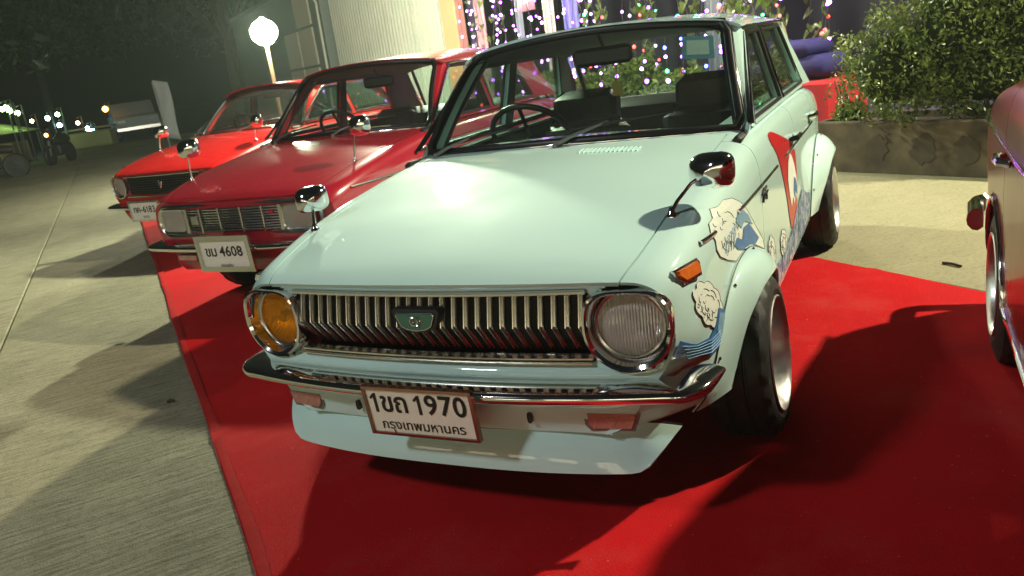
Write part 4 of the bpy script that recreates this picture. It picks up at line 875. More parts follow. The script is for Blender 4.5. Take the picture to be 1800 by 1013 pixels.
for k in range(8):
    z = .505+.025*k; m = MB(); m.sweep([((x, yb(x)+.008, z), (0, -1)) for x in np.linspace(-.45, .45, 13)], [(-.02, .005), (.004, .005), (.004, -.005), (-.02, -.005)]); m.build('grille_bar', 'grille', e, 0)
pt = bumper_path(.758, -.085, .06, .43, .26); m = MB(); m.sweep(pt, BP, True); m.build('front_bumper', 'chrome', D.root, 38)
pr = bumper_path(.775, -.055, .05, .405, .30); pr = [((-a[0], 3.74-a[1], a[2]), (-n_[0], -n_[1])) for a, n_ in pr]
m = MB(); m.sweep(pr, [(-.05, .03), (-.03, .045), (-.01, .040), (.006, .022), (.010, 0), (.006, -.022), (-.01, -.040), (-.03, -.045), (-.05, -.03)], True); m.build('rear_bumper', 'chrome', D.root, 38)
for sg in (1, -1):
    for z, y0, y1, rd in ((.800, 1.06, 3.62, .010), (.300, 1.1, 2.66, .011)):
        m = MB(); m.tube([(sg*(D.xside(y, z)+.003), y, z) for y in np.linspace(y0, y1, 24)], rd, 6); m.build('side_trim', 'chrome', D.root, 60)
    for ax in D.p['axles']:
        m = MB(); m.tube([(sg*(D.xs(ax+.305*math.cos(t), .275+.305*math.sin(t))+.002), ax+.305*math.cos(t), .275+.305*math.sin(t)) for t in np.linspace(.05, math.pi-.05, 24)], .010, 6); m.build('arch_lip', 'chrome', D.root, 60)
    m = MB(); m.lathe([(0, .055), (.012, .053), (.02, .04), (.024, .0005)], (sg*.52, 3.71, .60), 'y', 20); m.build('tail_lamp', 'decalred', D.root, 60)

# ================================================================== ground
def P(s, off, z): return (.6+UX*s+NX*off, 7.2+UY*s+NY*off, z)
def coff(s_): return CO0+.0528*(s_+3.53)+.004*math.sin(s_*1.7)+.002*math.sin(s_*5.1)
def quad_slab(m, s0, s1, o0, o1, z0, z1, ch=.006):
    tl = lambda o: .05 if abs(o+7.45) < .1 else (.03 if abs(o+3.44) < .1 else 0)
    P0 = globals()['P']
    def P(s, o, z): return P0(s, o+tl(o)*(s-1), z)
    b = [P(s0, o0, z0), P(s1, o0, z0), P(s1, o1, z0), P(s0, o1, z0)]; c = [P(s0, o0, z1-ch), P(s1, o0, z1-ch), P(s1, o1, z1-ch), P(s0, o1, z1-ch)]; t = [P(s0+ch, o0+ch, z1), P(s1-ch, o0+ch, z1), P(s1-ch, o1-ch, z1), P(s0+ch, o1-ch, z1)]
    m.add(b+c+t, [(3, 2, 1, 0), (0, 1, 5, 4), (1, 2, 6, 5), (2, 3, 7, 6), (3, 0, 4, 7), (4, 5, 9, 8), (5, 6, 10, 9), (6, 7, 11, 10), (7, 4, 8, 11), (8, 9, 10, 11)])
m = MB(); m.add([(-160, -120, -.13), (120, -120, -.13), (120, 160, -.13), (-160, 160, -.13)], [(0, 1, 2, 3)]); struct(m.build('ground', 'joint', None, 0))
# offsets (towards the wall): carpet spans CO0..CO1
CO0, CO1 = -6.74, -3.62
pv = bpy.data.objects.new('pavement', None); COL.objects.link(pv); struct(pv)
offs = [-13.5, -7.45, -3.44, .55, 6]
for k, (a, b) in enumerate(zip(offs, offs[1:])):
    for s0, s1 in ((-26, -12.01), (-12, 1.4), (1.41, 14.0), (14.01, 30)) if k != 1 else ((-26, 30),):
        m = MB(); quad_slab(m, s0, s1-.008, a, b-(.010 if k != 1 else .014), -.12, 0); m.build('slab', 'concrete' if k < 2 else 'concretesmooth', pv, 0)
m = MB(); m.add([P(-60, -60, -.05), P(120, -60, -.05), P(120, -13.5, -.05), P(-60, -13.5, -.05)], [(0, 1, 2, 3)]); struct(m.build('road', 'asphalt', None, 0))
m = MB(); m.add([P(30.01, -13.49, -.045), P(120, -13.49, -.045), P(120, 60, -.045), P(30.01, 60, -.045)], [(0, 1, 2, 3)]); struct(m.build('side_street', 'asphalt', None, 0))
# carpet with soft folds near its edge
m = MB(); rd = random.Random(4); G = []
ns, no = 480, 30
for i in range(ns+1):
    s_ = lerp(-9, 15, i/ns); row = []
    for j in range(no+1):
        o_ = lerp(coff(s_), CO1+.0528*(s_+4.0), (j/no))
        ef = max(0, 1-j/7); z = .006+ef*(.003*max(0, math.sin(s_*9+2.2*math.sin(s_*2.1)+j*.5)))+(.004*math.sin(s_*3.1+j*.6)**8)+.010*math.exp(-((s_+2.55+.10*j)/.035)**2)*(j < 9)+.007*math.exp(-((s_-.55+.03*j)/.03)**2)+.006*math.exp(-((s_+4.6-.05*j)/.04)**2)
        row.append(P(s_, o_, z))
    G.append(row)
m.grid(G); m.grid([[P(lerp(-9, 15, i/ns), coff(lerp(-9, 15, i/ns)), 0), G[i][0]] for i in range(ns+1)])
cp = m.build('red_carpet', 'carpet', None, 60, recalc=False); tag(cp, 'long red carpet laid on the concrete under the parked cars', 'carpet')
m = MB(); m.grid([[P(s_, coff(s_)+.004+k, .0130 if 0 < q < 3 else .0118) for q, k in enumerate((0, .004, .030+.004*math.sin(s_*7), .034+.004*math.sin(s_*7)))] for s_ in np.linspace(-9, 15, 200)]); m.build('edge_tape', 'tape', cp, 60, recalc=False)

for (x, y, a, l_, lab) in ((1.36, 2.56, -.72, .10, 'short dark stick lying on the joint by the carpet corner'), (-1.75, .55, .6, .03, 'small dark chip of gravel on the concrete')):
    m = MB(); m.tube([(0, -l_/2, .008), (.004, 0, .010), (0, l_/2, .007)], .007, 6); o = m.build('stick', 'bark', None, 60, loc=(x, y, 0)); o.rotation_euler = (0, 0, 1.57+a); tag(o, lab, 'litter')
# ================================================================== wall, shelter and shop front
zw = empty('corrugated_wall', P(12, 0, 0), 0, 'tall pale corrugated zinc wall lit by the bare floodlight', 'wall')
zo = Vector(P(12, 0, 0))
s0 = 8.98
for k in range(9):
    m = MB(); n = 4*36; G = []
    for i in range(n+1):
        s_ = s0+k*.744+.744*i/n; q_ = ((s_-s0)/.186) % 1; of = (-.045 if q_ < .50 else (-.045+.070*(q_-.50)/.08 if q_ < .58 else (.025 if q_ < .92 else .025-.070*(q_-.92)/.08)))+(.004 if k % 2 else 0)
        G.append([tuple(Vector(P(s_, of, z))-zo) for z in (.02, 6.5)])
    m.grid(G); m.build('sheet', 'zinc', zw, 20, recalc=False)
m = MB(); m.box(tuple(Vector(P(12.3, .06, 3.2))-zo), (6.8, .05, 6.4), rz=math.atan2(UY, UX)); m.build('wall_backing', 'steel', zw, 0)
po = empty('orange_post', P(8.55, -.05, 0), math.atan2(-UY, -UX), 'orange painted square post at the end of the corrugated wall', 'post')
m = MB(); m.box((0, 0, 3), (.62, .18, 6), bev=.01); m.build('post_shaft', 'orange', po, 0); m = MB(); m.box((0, 0, .10), (.70, .26, .2), bev=.01); m.build('post_base', 'concretesmooth', po, 0)
sp = empty('steel_column', P(16.1, -.1, 0), math.atan2(-UY, -UX), 'dark steel column with diagonal pipe at the far end of the corrugated wall', 'column')
m = MB(); m.box((0, 0, 3), (.55, .3, 6), bev=.01); m.build('column_shaft', 'steel', sp, 0); m = MB(); m.tube([(-.15, -.2, 0), (.12, -.2, 1.5), (.2, -.2, 3.2), (-.3, -.2, 3.6), (-.6, -.2, 3.7)], .035, 8); m.build('pipe', 'zinc', sp, 60)
hb = empty('panelled_shed', P(18.4, -.2, 0), math.atan2(-UY, -UX), 'shed front of pale flat boards behind the floodlight stand', 'shed')
m = MB(); m.box((0, .1, 1.8), (4.2, .1, 3.6)); m.build('frame_wall', 'steel', hb, 0)
for i in range(2):
    for j in range(3):
        if j == 2 and i == 1: continue
        m = MB(); m.box((.62-1.55*i, .02, 1.16+1.06*j), (1.45, .05, .98), bev=.008); m.build('board', 'panel', hb, 0)
m = MB(); G = []
for i in range(161): G.append([(-1.7+3.1*i/160, -.03+.012*math.sin(i*1.6), z) for z in (.03, .62)])
m.grid(G); m.build('corrugated_skirt', 'zinc', hb, 60, recalc=False)
# dark yard wall behind the shed
yw = empty('yard_wall', P(25, .4, 0), math.atan2(-UY, -UX), 'unlit grey yard wall running on beyond the shed', 'wall')
m = MB(); m.box((0, 0, 2.0), (9, .2, 4)); m.build('wall_face', 'steel', yw, 0); m = MB(); m.box((0, 0, 4.06), (9.1, .3, .12)); m.build('coping', 'steel', yw, 0)
# bare floodlight on its stand
fl = empty('floodlight_stand', (-7.98, 8.87, 0), 0, 'bare glowing floodlight on a thin pole in front of the shed', 'floodlight')
m = MB(); m.tube([(0, 0, 0), (0, 0, 1.96)], .03, 8); m.build('pole', 'lamppole', fl, 60)
for t in (0, 2.1, 4.2): m = MB(); m.tube([(0, 0, .6), (.45*math.cos(t), .45*math.sin(t), .0)], .018, 6); m.build('leg', 'steel', fl, 60)
m = MB(); m.lathe([(-.20, .0005), (-.185, .09), (-.09, .19), (.03, .21), (.13, .15), (.18, .06), (.19, .0005)], (0, 0, 2.13), 'z', 20); bulb = m.build('bulb', 'bulbA', fl, 60)
m = MB(); m.lathe([(.15, .05), (.22, .045), (.24, .0005)], (0, 0, 2.13), 'z', 12); m.build('cap', 'steel', fl, 60)
def point(nm, loc, w, col, rad, parent):
    l = bpy.data.lights.new(nm, 'POINT'); l.energy = w; l.color = col; l.shadow_soft_size = rad; o = bpy.data.objects.new(nm, l); COL.objects.link(o); o.location = loc; o.parent = parent; return o
def flood(nm, loc, target, w, col, label, arm, rad=.10):
    e = empty(nm, loc, 0, label, 'floodlight'); d = (Vector(target)-Vector(loc)).normalized(); q = d.to_track_quat('-Z', 'Y').to_matrix()
    T = lambda v: tuple(q @ Vector(v))
    def bx(n_, c, dd, mat):
        m = MB(); m.box(c, dd, bev=.01); m.v = [T(v) for v in m.v]; m.build(n_, mat, e, 0)
    bx('lamp_housing', (0, 0, .06), (.46, .36, .10), 'steel'); bx('lamp_face', (0, 0, .004), (.40, .30, .008), 'bulbB')
    for k in range(6): bx('cooling_fin', (-.17+.068*k, 0, .13), (.012, .28, .05), 'steel')
    m = MB(); m.tube(arm, .04, 8); m.build('support', 'steel', e, 60)
    l = bpy.data.lights.new('flood_light', 'SPOT'); l.energy = w; l.color = col; l.shadow_soft_size = rad; l.spot_size = R(150); l.spot_blend = .5
    o = bpy.data.objects.new('flood_light', l); COL.objects.link(o); o.parent = e; o.location = tuple(d*.06); o.rotation_euler = d.to_track_quat('-Z', 'Y').to_euler(); return e
flood('arm_floodlight', (-3.65, 5.9, 3.1), (-2.0, .6, 0), LIGHT_B, (.92, 1, .72), 'square floodlight on a long arm reaching out from the shop front beam', [(0, 0, .1), (.05, .06, .28), (NX*2.55, NY*2.55, .22)])
flood('pole_floodlight', (4.9, 4.7, 5.5), (-1.2, .9, .2), LIGHT_R, (1, .94, .66), 'square floodlight on a tall pole beyond the planter', [(0, 0, .1), (.25, .25, .1), (.3, .3, -.3), (.3, .3, -5.5)])
def fill_street_lamp(loc, target, w):  # out of view, added to light the car fronts
    e = empty('fill_street_lamp', loc, 0, 'added fill lamp on a tall street pole, unseen behind the camera', 'street lamp')
    m = MB(); m.tube([(0, -1.4, 0), (0, -1.4, 5.9), (0, -1.1, 6.35), (0, -.3, 6.5)], [.09, .06, .05, .045], 10); m.build('pole', 'steel', e, 60)
    m = MB(); m.box((0, 0, 6.5), (.34, .8, .12), bev=.03); m.build('lamp_head', 'steel', e, 40)
    m = MB(); m.box((0, .02, 6.432), (.28, .66, .01)); m.build('lamp_glass', 'bulbB', e, 0)
    l = bpy.data.lights.new('fill_light', 'SPOT'); l.energy = w; l.color = (.90, .97, 1); l.shadow_soft_size = .45; l.spot_size = R(160); l.spot_blend = .8
    o = bpy.data.objects.new('fill_light', l); COL.objects.link(o); o.parent = e; o.location = (0, 0, 6.4); o.rotation_euler = (Vector(target)-Vector((loc[0], loc[1], 6.4))).to_track_quat('-Z', 'Y').to_euler()
fill_street_lamp((-3.6, -5.6, 0), (0, 0, .4), LIGHT_S)
# shop front: raised floor, back wall, roof edge beam, drapes, plants and fairy lights
sf = empty('shop_front', P(3.6, 1.5, 0), math.atan2(-UY, -UX), 'dark open shop front hung with drapes and lights behind the parked cars', 'shop')
m = MB(); m.box((0, 1.6, 1.9), (10.2, .12, 3.8)); m.build('back_wall', 'inside', sf, 0)
m = MB(); m.box((0, .2, .05), (10.2, 2.9, .10), bev=.01); m.build('raised_floor', 'tile', sf, 0)
m = MB(); m.box((0, -1.15, 3.3), (10.2, .16, .3), bev=.01); m.build('front_beam', 'steel', sf, 0)
m = MB(); m.box((0, .2, 3.55), (10.4, 3.4, .08)); m.build('roof_sheet', 'steel', sf, 0)
for x in (-5.0, -1.7, 1.7):
    m = MB(); m.box((x, -1.15, 1.62), (.10, .10, 3.05), bev=.008); m.build('post', 'steel', sf, 0)
ph = math.atan2(-UY, -UX)
def drape(s_, off, wid, mat, nm, label, ztop=3.1, zbot=.35):
    m = MB(); o0 = Vector(P(s_, off, 0)); G = []; rr = random.Random(int(s_*100))
    ph_ = rr.uniform(0, 6)
    for i in range(25):
        u = i/24; G.append([tuple(Vector(P(s_+wid*(u-.5)*(.7+.3*v), off+.025*math.sin(u*14+ph_)+.012*math.sin(v*5+u*3), lerp(ztop, zbot, v)))-o0) for v in np.linspace(0, 1, 8)])
    m.grid(G); o = m.build(nm, mat, None, 60, loc=tuple(o0), recalc=False); sd = o.modifiers.new('s', 'SOLIDIFY'); sd.thickness = .004
    tag(o, label, 'drape')
drape(7.75, .1, .35, 'ribbonpink', 'hanging_drape', 'narrow dusty pink drape hanging next to the orange post')
drape(6.15, .1, .55, 'ribbonpink', 'hanging_drape', 'wide gathered pink drape in the shop front', 3.2, 1.9)
drape(5.35, .0, .34, 'ribboncream', 'hanging_drape', 'cream drape hanging between the pink and blue drapes')
drape(4.85, .1, .42, 'ribbonblue', 'hanging_drape', 'blue violet drape hanging next to the cream drape')
drape(6.75, .3, .20, 'ribbongrey', 'hanging_drape', 'grey green drape strip between the two pink drapes')
drape(2.3, .5, .30, 'ribbongrey', 'hanging_drape', 'grey green drape strip alone over the mint saloon roof')
# fairy light strings, each its own thing with its bulbs
blb = {}
def bulb_mesh(col):
    if col not in blb:
        m = MB(); m.lathe([(-.022, .0005), (-.014, .015), (0, .021), (.014, .015), (.022, .0005)], (0, 0, 0), 'z', 8); o = m.build('bulb', col, None, 60); blb[col] = o.data; bpy.data.objects.remove(o)
    return blb[col]
def fairy(s0, off, length, n, cols, seed, top=3.0):
    rr = random.Random(seed); e = empty('fairy_light_string', P(s0, off, top), 0, 'vertical string of small coloured fairy lights hanging in the shop front', 'fairy lights', 'fairy light strings in the shop front')
    pts = [(rr.uniform(-.03, .03), rr.uniform(-.02, .02), -length*i/(n)) for i in range(n+1)]
    m = MB(); m.tube(pts, .003, 4); m.build('cable', 'dark', e, 0)
    for q in pts[1:]:
        o = bpy.data.objects.new('bulb', bulb_mesh(rr.choice(cols))); COL.objects.link(o); o.parent = e; o.location = (q[0]+rr.uniform(-.02, .02), q[1]-.01, q[2]+rr.uniform(-.03, .03)); k = rr.uniform(.7, 1.15); o.scale = (k, k, k)
rf = random.Random(21)
k = 0
for s_ in np.linspace(.2, 8.0, 58):
    cs = ['purple', 'violet', 'purple'] if s_ > 4.4 else (['purple', 'violet', 'green', 'redled', 'blueled'] if rf.random() < .6 else ['purple', 'redled'])
    fairy(s_+rf.uniform(-.1, .1), rf.uniform(-.35, .25), rf.uniform(1.9, 2.6), rf.randint(7, 10), cs, 100+k); k += 1
# hanging vines with heart shaped leaves
def leaf_data():
    m = MB(); o = [(0, 0), (.5, .35), (.62, .1), (.45, -.45), (0, -1.05), (-.45, -.45), (-.62, .1), (-.5, .35)]
    m.add([(a*.5, -.10*abs(a)-.06*b*b, b*.5) for a, b in o]+[(0, .03, -.2)], [(8, i, (i+1) % 8) for i in range(8)]); ob = m.build('leaf', 'vine', None, 0); d = ob.data; bpy.data.objects.remove(ob); return d
LD = leaf_data()
def vine(s0, off, top, length, n, seed, size=.09, grp='hanging vines in the shop front', label='hanging green vine with heart shaped leaves in the shop front'):
    rr = random.Random(seed); e = empty('hanging_vine', P(s0, off, top), 0, label, 'vine', grp); w1, w2 = rr.uniform(0, 6), rr.uniform(0, 6)
    pts = [Vector((.05*math.sin(w1+i*.6), .04*math.sin(w2+i*.8), -length*i/14)) for i in range(15)]
    m = MB(); m.tube(pts, .005, 5); m.build('stem', 'bark', e, 60)
    for i in range(n):
        t = rr.random()*13.9; a = int(t); q = pts[a].lerp(pts[a+1], t-a); o = bpy.data.objects.new('leaf', LD); COL.objects.link(o); o.parent = e
        o.location = q+Vector((rr.uniform(-.05, .05), rr.uniform(-.06, .02), 0)); k = size*rr.uniform(.6, 1.3); o.scale = (k, k, k); o.rotation_euler = (rr.uniform(-.6, .5), rr.uniform(-.4, .4), rr.uniform(0, 6.28))
FD = None
for i, s_ in enumerate((.30, .48, .62, .80, .95, 1.1, 1.25, 1.45, 1.65, 1.9, 2.15, 2.4, 2.65, 2.9, 3.1, 3.35, 3.6, 3.85, 4.1, 4.4, 6.4, 6.8, 7.1, 7.4, 7.8)):
    vine(s_, rf.uniform(-.45, .1), 2.75, rf.uniform(1.7, 2.3), 26 if s_ < 4.5 else 15, 300+i, .17 if s_ < 4.5 else .14)
def pendant(s_, off, z, w):
    e = empty('pendant_lamp', P(s_, off, z), 0, 'pendant lamp with a dark shade under the shop roof', 'lamp', 'pendant lamps under the shop roof')
    m = MB(); m.tube([(0, 0, .12), (0, 0, 3.5-z)], .006, 5); m.build('cord', 'dark', e, 0)
    m = MB(); m.lathe([(.12, .02), (.10, .06), (0, .17), (.005, .165), (.095, .055)], (0, 0, 0), 'z', 20); m.build('shade', 'dark', e, 60)
    m = MB(); m.lathe([(-.03, .0005), (-.01, .04), (.05, .03), (.09, .015)], (0, 0, 0), 'z', 12); m.build('globe', 'bulbB', e, 60); point('pendant_light', (0, 0, -.06), w, (1, .90, .66), .06, e)
for s_ in (.9, 3.4, 6.2): pendant(s_, -1.0, 2.85, 190)
# red counter and blue violet bundle on it
rc = empty('red_counter', P(.75, -.1, .0), ph, 'counter under a red cloth behind the planter corner', 'counter')
m = MB(); m.box((0, 0, .36), (1.75, .6, .52), bev=.03); m.build('cloth', 'redcloth', rc, 40); m = MB(); m.box((0, .02, .06), (1.6, .5, .09)); m.build('plinth', 'dark', rc, 0)
bl = empty('blue_cushion_heap', P(.75, -.05, .62), ph, 'heap of blue violet cushions on the red counter', 'cushions')
rr = random.Random(9)
for i, (x, z, w_, h_) in enumerate(((-.5, .12, .55, .22), (.0, .12, .5, .24), (.5, .13, .5, .22), (-.25, .32, .6, .18), (.3, .31, .55, .17))):
    m = MB(); m.box((x, rr.uniform(-.05, .05), z), (w_, .42, h_), bev=.06); m.build('cushion', 'bluecloth', bl, 60)
# tiled step below the counter
st = empty('tiled_step', P(.9, -.75, 0), ph, 'low blue grey tiled step in front of the red counter', 'step')
for i in range(8):
    m = MB(); m.box((-1.05+.30*i, 0, .055), (.29, .29, .11), bev=.006); m.build('tile', 'tile', st, 0)
# planter and bush
pl = empty('concrete_planter', (1.62, 5.12, 0), math.atan2(-.507, .862), 'long stained brown concrete planter trough on the pavement', 'planter')
m = MB(); L_, W_, H_, T_ = 2.3, .62, .40, .06
G = []
for z, ins in ((0, .0), (.004, -.004), (H_-.01, 0.0), (H_, .01), (H_, T_), (.25, T_)):
    x, y = L_/2-ins, W_/2-ins; G.append([(-x, -y, z), (x, -y, z), (x, y, z), (-x, y, z), (-x, -y, z)])
m.grid(G); m.build('trough', 'planter', pl, 0, recalc=False)
m = MB(); m.add([(-L_/2+.05, -W_/2+.05, H_-.05), (L_/2-.05, -W_/2+.05, H_-.05), (L_/2-.05, W_/2-.05, H_-.05), (-L_/2+.05, W_/2-.05, H_-.05)], [(0, 1, 2, 3)]); m.build('soil', 'bark', pl, 0)
# weathered dark blotches of old paint on the trough's face, too worn to read
for i, (x, r_) in enumerate(((-.58, .10), (-.22, .12), (.10, .11), (.40, .12), (.72, .10))):
    rr = random.Random(40+i); n_ = 22; q = [(x+r_*rr.uniform(.65, 1.1)*math.cos(2*math.pi*k/n_)*.95, .20+r_*rr.uniform(.7, 1.1)*math.sin(2*math.pi*k/n_)) for k in range(n_)]
    m = MB(); m.prism(q, lambda a, b: (a, -W_/2-.0065, b), lambda a, b: (a, -W_/2+.006, b)); m.build('paint_blotch', 'blotch', pl, 0)
def leaf_cloud(m, pts, size, rr, flat=.4):
    for c in pts:
        a = Vector((rr.gauss(0, 1), rr.gauss(0, 1), rr.gauss(.3, .7))).normalized(); b = a.orthogonal().normalized(); b = (Matrix.Rotation(rr.uniform(0, 6.28), 3, a) @ b); n_ = a.cross(b); k = size*rr.uniform(.6, 1.3); c = Vector(c)
        m.add([c-b*k, c+n_*k*.42+a*k*.08, c+b*k, c-n_*k*.42+a*k*.08], [(0, 1, 2, 3)])
def bush(nm, label, loc, lobes, n, size, seed, mat='bush', flowers=0):
    e = empty(nm, loc, 0, label, 'shrub'); rr = random.Random(seed)
    for i in range(5):
        m = MB(); x, y = rr.uniform(-.5, .5)*lobes[0][3], rr.uniform(-.1, .1); m.tube([(x*.7, y, 0), (x+rr.uniform(-.1, .1), y, .25), (x*1.4+rr.uniform(-.2, .2), y+rr.uniform(-.1, .1), .7)], [.022, .016, .006], 6); m.build('stem', 'bark', e, 60)
    pts = []
    vol = [l[3]*l[4]*l[5] for l in lobes]
    for i in range(n):
        l = rr.choices(lobes, vol)[0]; d = Vector((rr.gauss(0, 1), rr.gauss(0, 1), rr.gauss(0, 1))).normalized(); r_ = rr.uniform(.72, 1.04)*(1+.13*math.sin(d.x*7+d.z*5+l[0]*3)+.09*math.sin(d.y*11-d.z*9)); 
        q = (l[0]+d.x*l[3]*r_, l[1]+d.y*l[4]*r_, l[2]+d.z*l[5]*r_)
        if q[2] > -.02: pts.append(q)
    m = MB(); leaf_cloud(m, pts, size, rr); m.build('foliage', mat, e, 0, recalc=False)['kind'] = 'stuff'
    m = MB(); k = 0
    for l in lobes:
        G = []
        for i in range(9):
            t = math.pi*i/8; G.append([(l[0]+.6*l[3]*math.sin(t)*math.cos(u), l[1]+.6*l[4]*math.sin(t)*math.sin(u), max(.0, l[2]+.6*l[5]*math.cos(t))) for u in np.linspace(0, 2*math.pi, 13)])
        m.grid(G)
    m.build('shade_core', 'shade', e, 60, recalc=False)  # solid dark cores imitate shade between the leaves
    for i in range(flowers):
        q = rr.choice(pts); m = MB(); m.lathe([(-.02, .0005), (-.01, .02), (.01, .026), (.02, .0005)], q, 'z', 8); m.build('flower', 'flower', e, 60)
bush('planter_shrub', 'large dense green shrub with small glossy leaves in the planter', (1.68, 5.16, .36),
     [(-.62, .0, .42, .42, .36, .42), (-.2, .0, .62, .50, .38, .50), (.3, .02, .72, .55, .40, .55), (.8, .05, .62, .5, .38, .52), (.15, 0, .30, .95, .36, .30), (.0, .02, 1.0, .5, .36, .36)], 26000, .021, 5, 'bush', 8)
bush('flowering_shrub', 'small trailing plant with red flowers at the end of the planter', (.70, 5.62, .0), [(0, 0, .26, .13, .13, .24), (.05, -.05, .42, .14, .12, .12)], 900, .024, 6, 'vine', 9)

for i, (s_, w_, h_) in enumerate(((1.75, .42, .40), (2.65, .45, .48), (3.6, .45, .42), (4.6, .42, .46))):
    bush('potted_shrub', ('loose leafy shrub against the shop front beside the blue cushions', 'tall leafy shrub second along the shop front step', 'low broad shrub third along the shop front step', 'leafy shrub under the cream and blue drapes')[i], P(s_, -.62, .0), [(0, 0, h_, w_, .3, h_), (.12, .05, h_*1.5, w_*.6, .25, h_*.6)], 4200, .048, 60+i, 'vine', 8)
    fairy(s_-.2, -.95, .9, 7, ['purple', 'violet', 'green', 'blueled'], 500+i, 1.25); fairy(s_+.25, -.9, .8, 6, ['purple', 'violet'], 520+i, 1.15)
# ================================================================== unseen row of shops, added for chrome reflections and fill light
ob = empty('added_shophouse_row', (1.5, -17, 0), .12, 'added pale row of shophouses, unseen, with windows glowing for reflections and fill', 'building')
m = MB(); m.box((0, -1, 2.6), (30, 2, 5.2)); m.build('wall', 'panel', ob, 0); m = MB(); m.box((0, -.8, 5.3), (30.6, 2.8, .2), bev=.03); m.build('roof', 'steel', ob, 0)
for i in range(9):
    x = -13+3.25*i; m = MB(); m.box((x, .02, 1.55), (2.3, .06, 2.1), bev=.01); w_ = m.build('window', 'dark', ob, 0)
    for k in (-1, 0, 1): m = MB(); m.box((x+.73*k, .055, 1.55), (.68, .02, 1.95)); m.build('pane', 'fillwindow', w_, 0)
    m = MB(); m.box((x, .35, 2.85), (2.7, .8, .08), bev=.02); m.build('awning', 'canvas', ob, 0)
# ================================================================== the dark street on the far left
def tree(loc, h, r, seed, label):
    e = empty('street_tree', loc, 0, label, 'tree'); rr = random.Random(seed)
    m = MB(); m.tube([(0, 0, 0), (.1, 0, h*.3), (.0, .1, h*.55), (.1, .2, h*.8)], [.22, .17, .12, .05], 8)
    for i in range(6):
        t = i*1.05; m.tube([(.05, 0, h*.42), (r*.35*math.cos(t), r*.35*math.sin(t), h*.62), (r*.75*math.cos(t), r*.75*math.sin(t), h*.75)], [.08, .05, .02], 6)
    m.build('trunk', 'bark', e, 60); pts = []
    lob = [(rr.uniform(-.6, .6)*r, rr.uniform(-.6, .6)*r, h*rr.uniform(.55, .92), r*rr.uniform(.35, .6)) for i in range(11)]
    for i in range(2600):
        l = rr.choice(lob); d = Vector((rr.gauss(0, 1), rr.gauss(0, 1), rr.gauss(0, 1))).normalized()*l[3]*rr.uniform(.5, 1.05); pts.append((l[0]+d.x, l[1]+d.y, l[2]+d.z*.7))
    m = MB(); leaf_cloud(m, pts, .22, rr); m.build('crown', 'treeleaf', e, 0, recalc=False)['kind'] = 'stuff'
tree((-30, 17, 0), 7, 4.2, 1, 'dark tree strung with green lamps beyond the market tent'); tree((-40, 28, 0), 9, 5, 2, 'tall dark tree standing beyond the pale truck'); tree((-36, 21.5, 0), 8, 4.5, 3, 'unlit tree between the green lamps and the kiosk'); tree((-24, 25, 0), 8, 4, 4, 'dark tree rising behind the cloth banner'); tree((-31, 33, 0), 9, 5, 5, 'dark tree at the far end of the yard wall')
def far_lamp(loc, mat, nm, label, r_=.10, grp=None):
    e = empty(nm, (loc[0], loc[1], 0), 0, label, 'lamp', grp); m = MB(); m.tube([(.15, .1, -.05), (.15, .1, loc[2]+.25), (0, 0, loc[2]+.2)], .025, 6); m.build('pole', 'steel', e, 60)
    m = MB(); m.lathe([(-r_, .0005), (-r_*.7, r_*.7), (0, r_), (r_*.7, r_*.7), (r_, .0005)], (0, 0, loc[2]), 'z', 10); m.build('globe', mat, e, 60)
for l in ((-25.53, 15.91, 1.8), (-25.45, 16.03, 1.83), (-25.41, 16.08, 1.71), (-25.3, 16.25, 1.61), (-27.87, 19.54, 1.41)): far_lamp(l, 'lampgreen', 'garden_lamp', 'green white globe lamp glowing under the dark tree', .085, 'green globe lamps under the tree')
for l in ((-30.04, 19.96, 1.3), (-29.11, 21.24, .98)): far_lamp(l, 'lampwarm', 'garden_lamp', 'dim warm globe lamp among the cold ones', .075, 'warm globe lamps far down the street')
far_lamp((-28.42, 22.12, 1.37), 'lampamber', 'garden_lamp', 'bright orange lamp alone to the side of the pale truck', .12)
for l in ((-31.33, 21.59, 1.33), (-31.12, 21.88, .98), (-30.43, 22.8, .61), (-30.51, 22.69, .68)): far_lamp(l, 'lampcyan', 'garden_lamp', 'cold blue white globe lamp far down the street', .10, 'cold globe lamps far down the street')
tn = empty('market_tent', (-26.6, 16.0, 0), .6, 'small canvas canopy stall below the green lamps', 'stall')
m = MB(); m.add([(-1.2, -1, 1.0), (1.2, -1, 1.0), (1.2, 1, 1.0), (-1.2, 1, 1.0), (0, 0, 1.45)], [(0, 1, 4), (1, 2, 4), (2, 3, 4), (3, 0, 4), (3, 2, 1, 0)]); m.build('canopy', 'canvas', tn, 0)
for x, y in ((-1.1, -.9), (1.1, -.9), (1.1, .9), (-1.1, .9)): m = MB(); m.tube([(x, y, -.05), (x, y, 1.02)], .03, 6); m.build('leg', 'steel', tn, 60)
m = MB(); m.box((0, 0, .35), (1.8, .9, .7), bev=.03); m.build('counter', 'canvas', tn, 0)
ki = empty('kiosk', (-28.2, 21.0, 0), .7, 'low canvas covered kiosk under the warm lamp', 'kiosk'); m = MB(); m.box((0, 0, .3), (1.6, 1, .62), bev=.05); m.build('body', 'canvas', ki, 0); m = MB(); m.box((0, 0, .72), (1.8, 1.2, .06), bev=.02); m.build('roof', 'canvas', ki, 0)
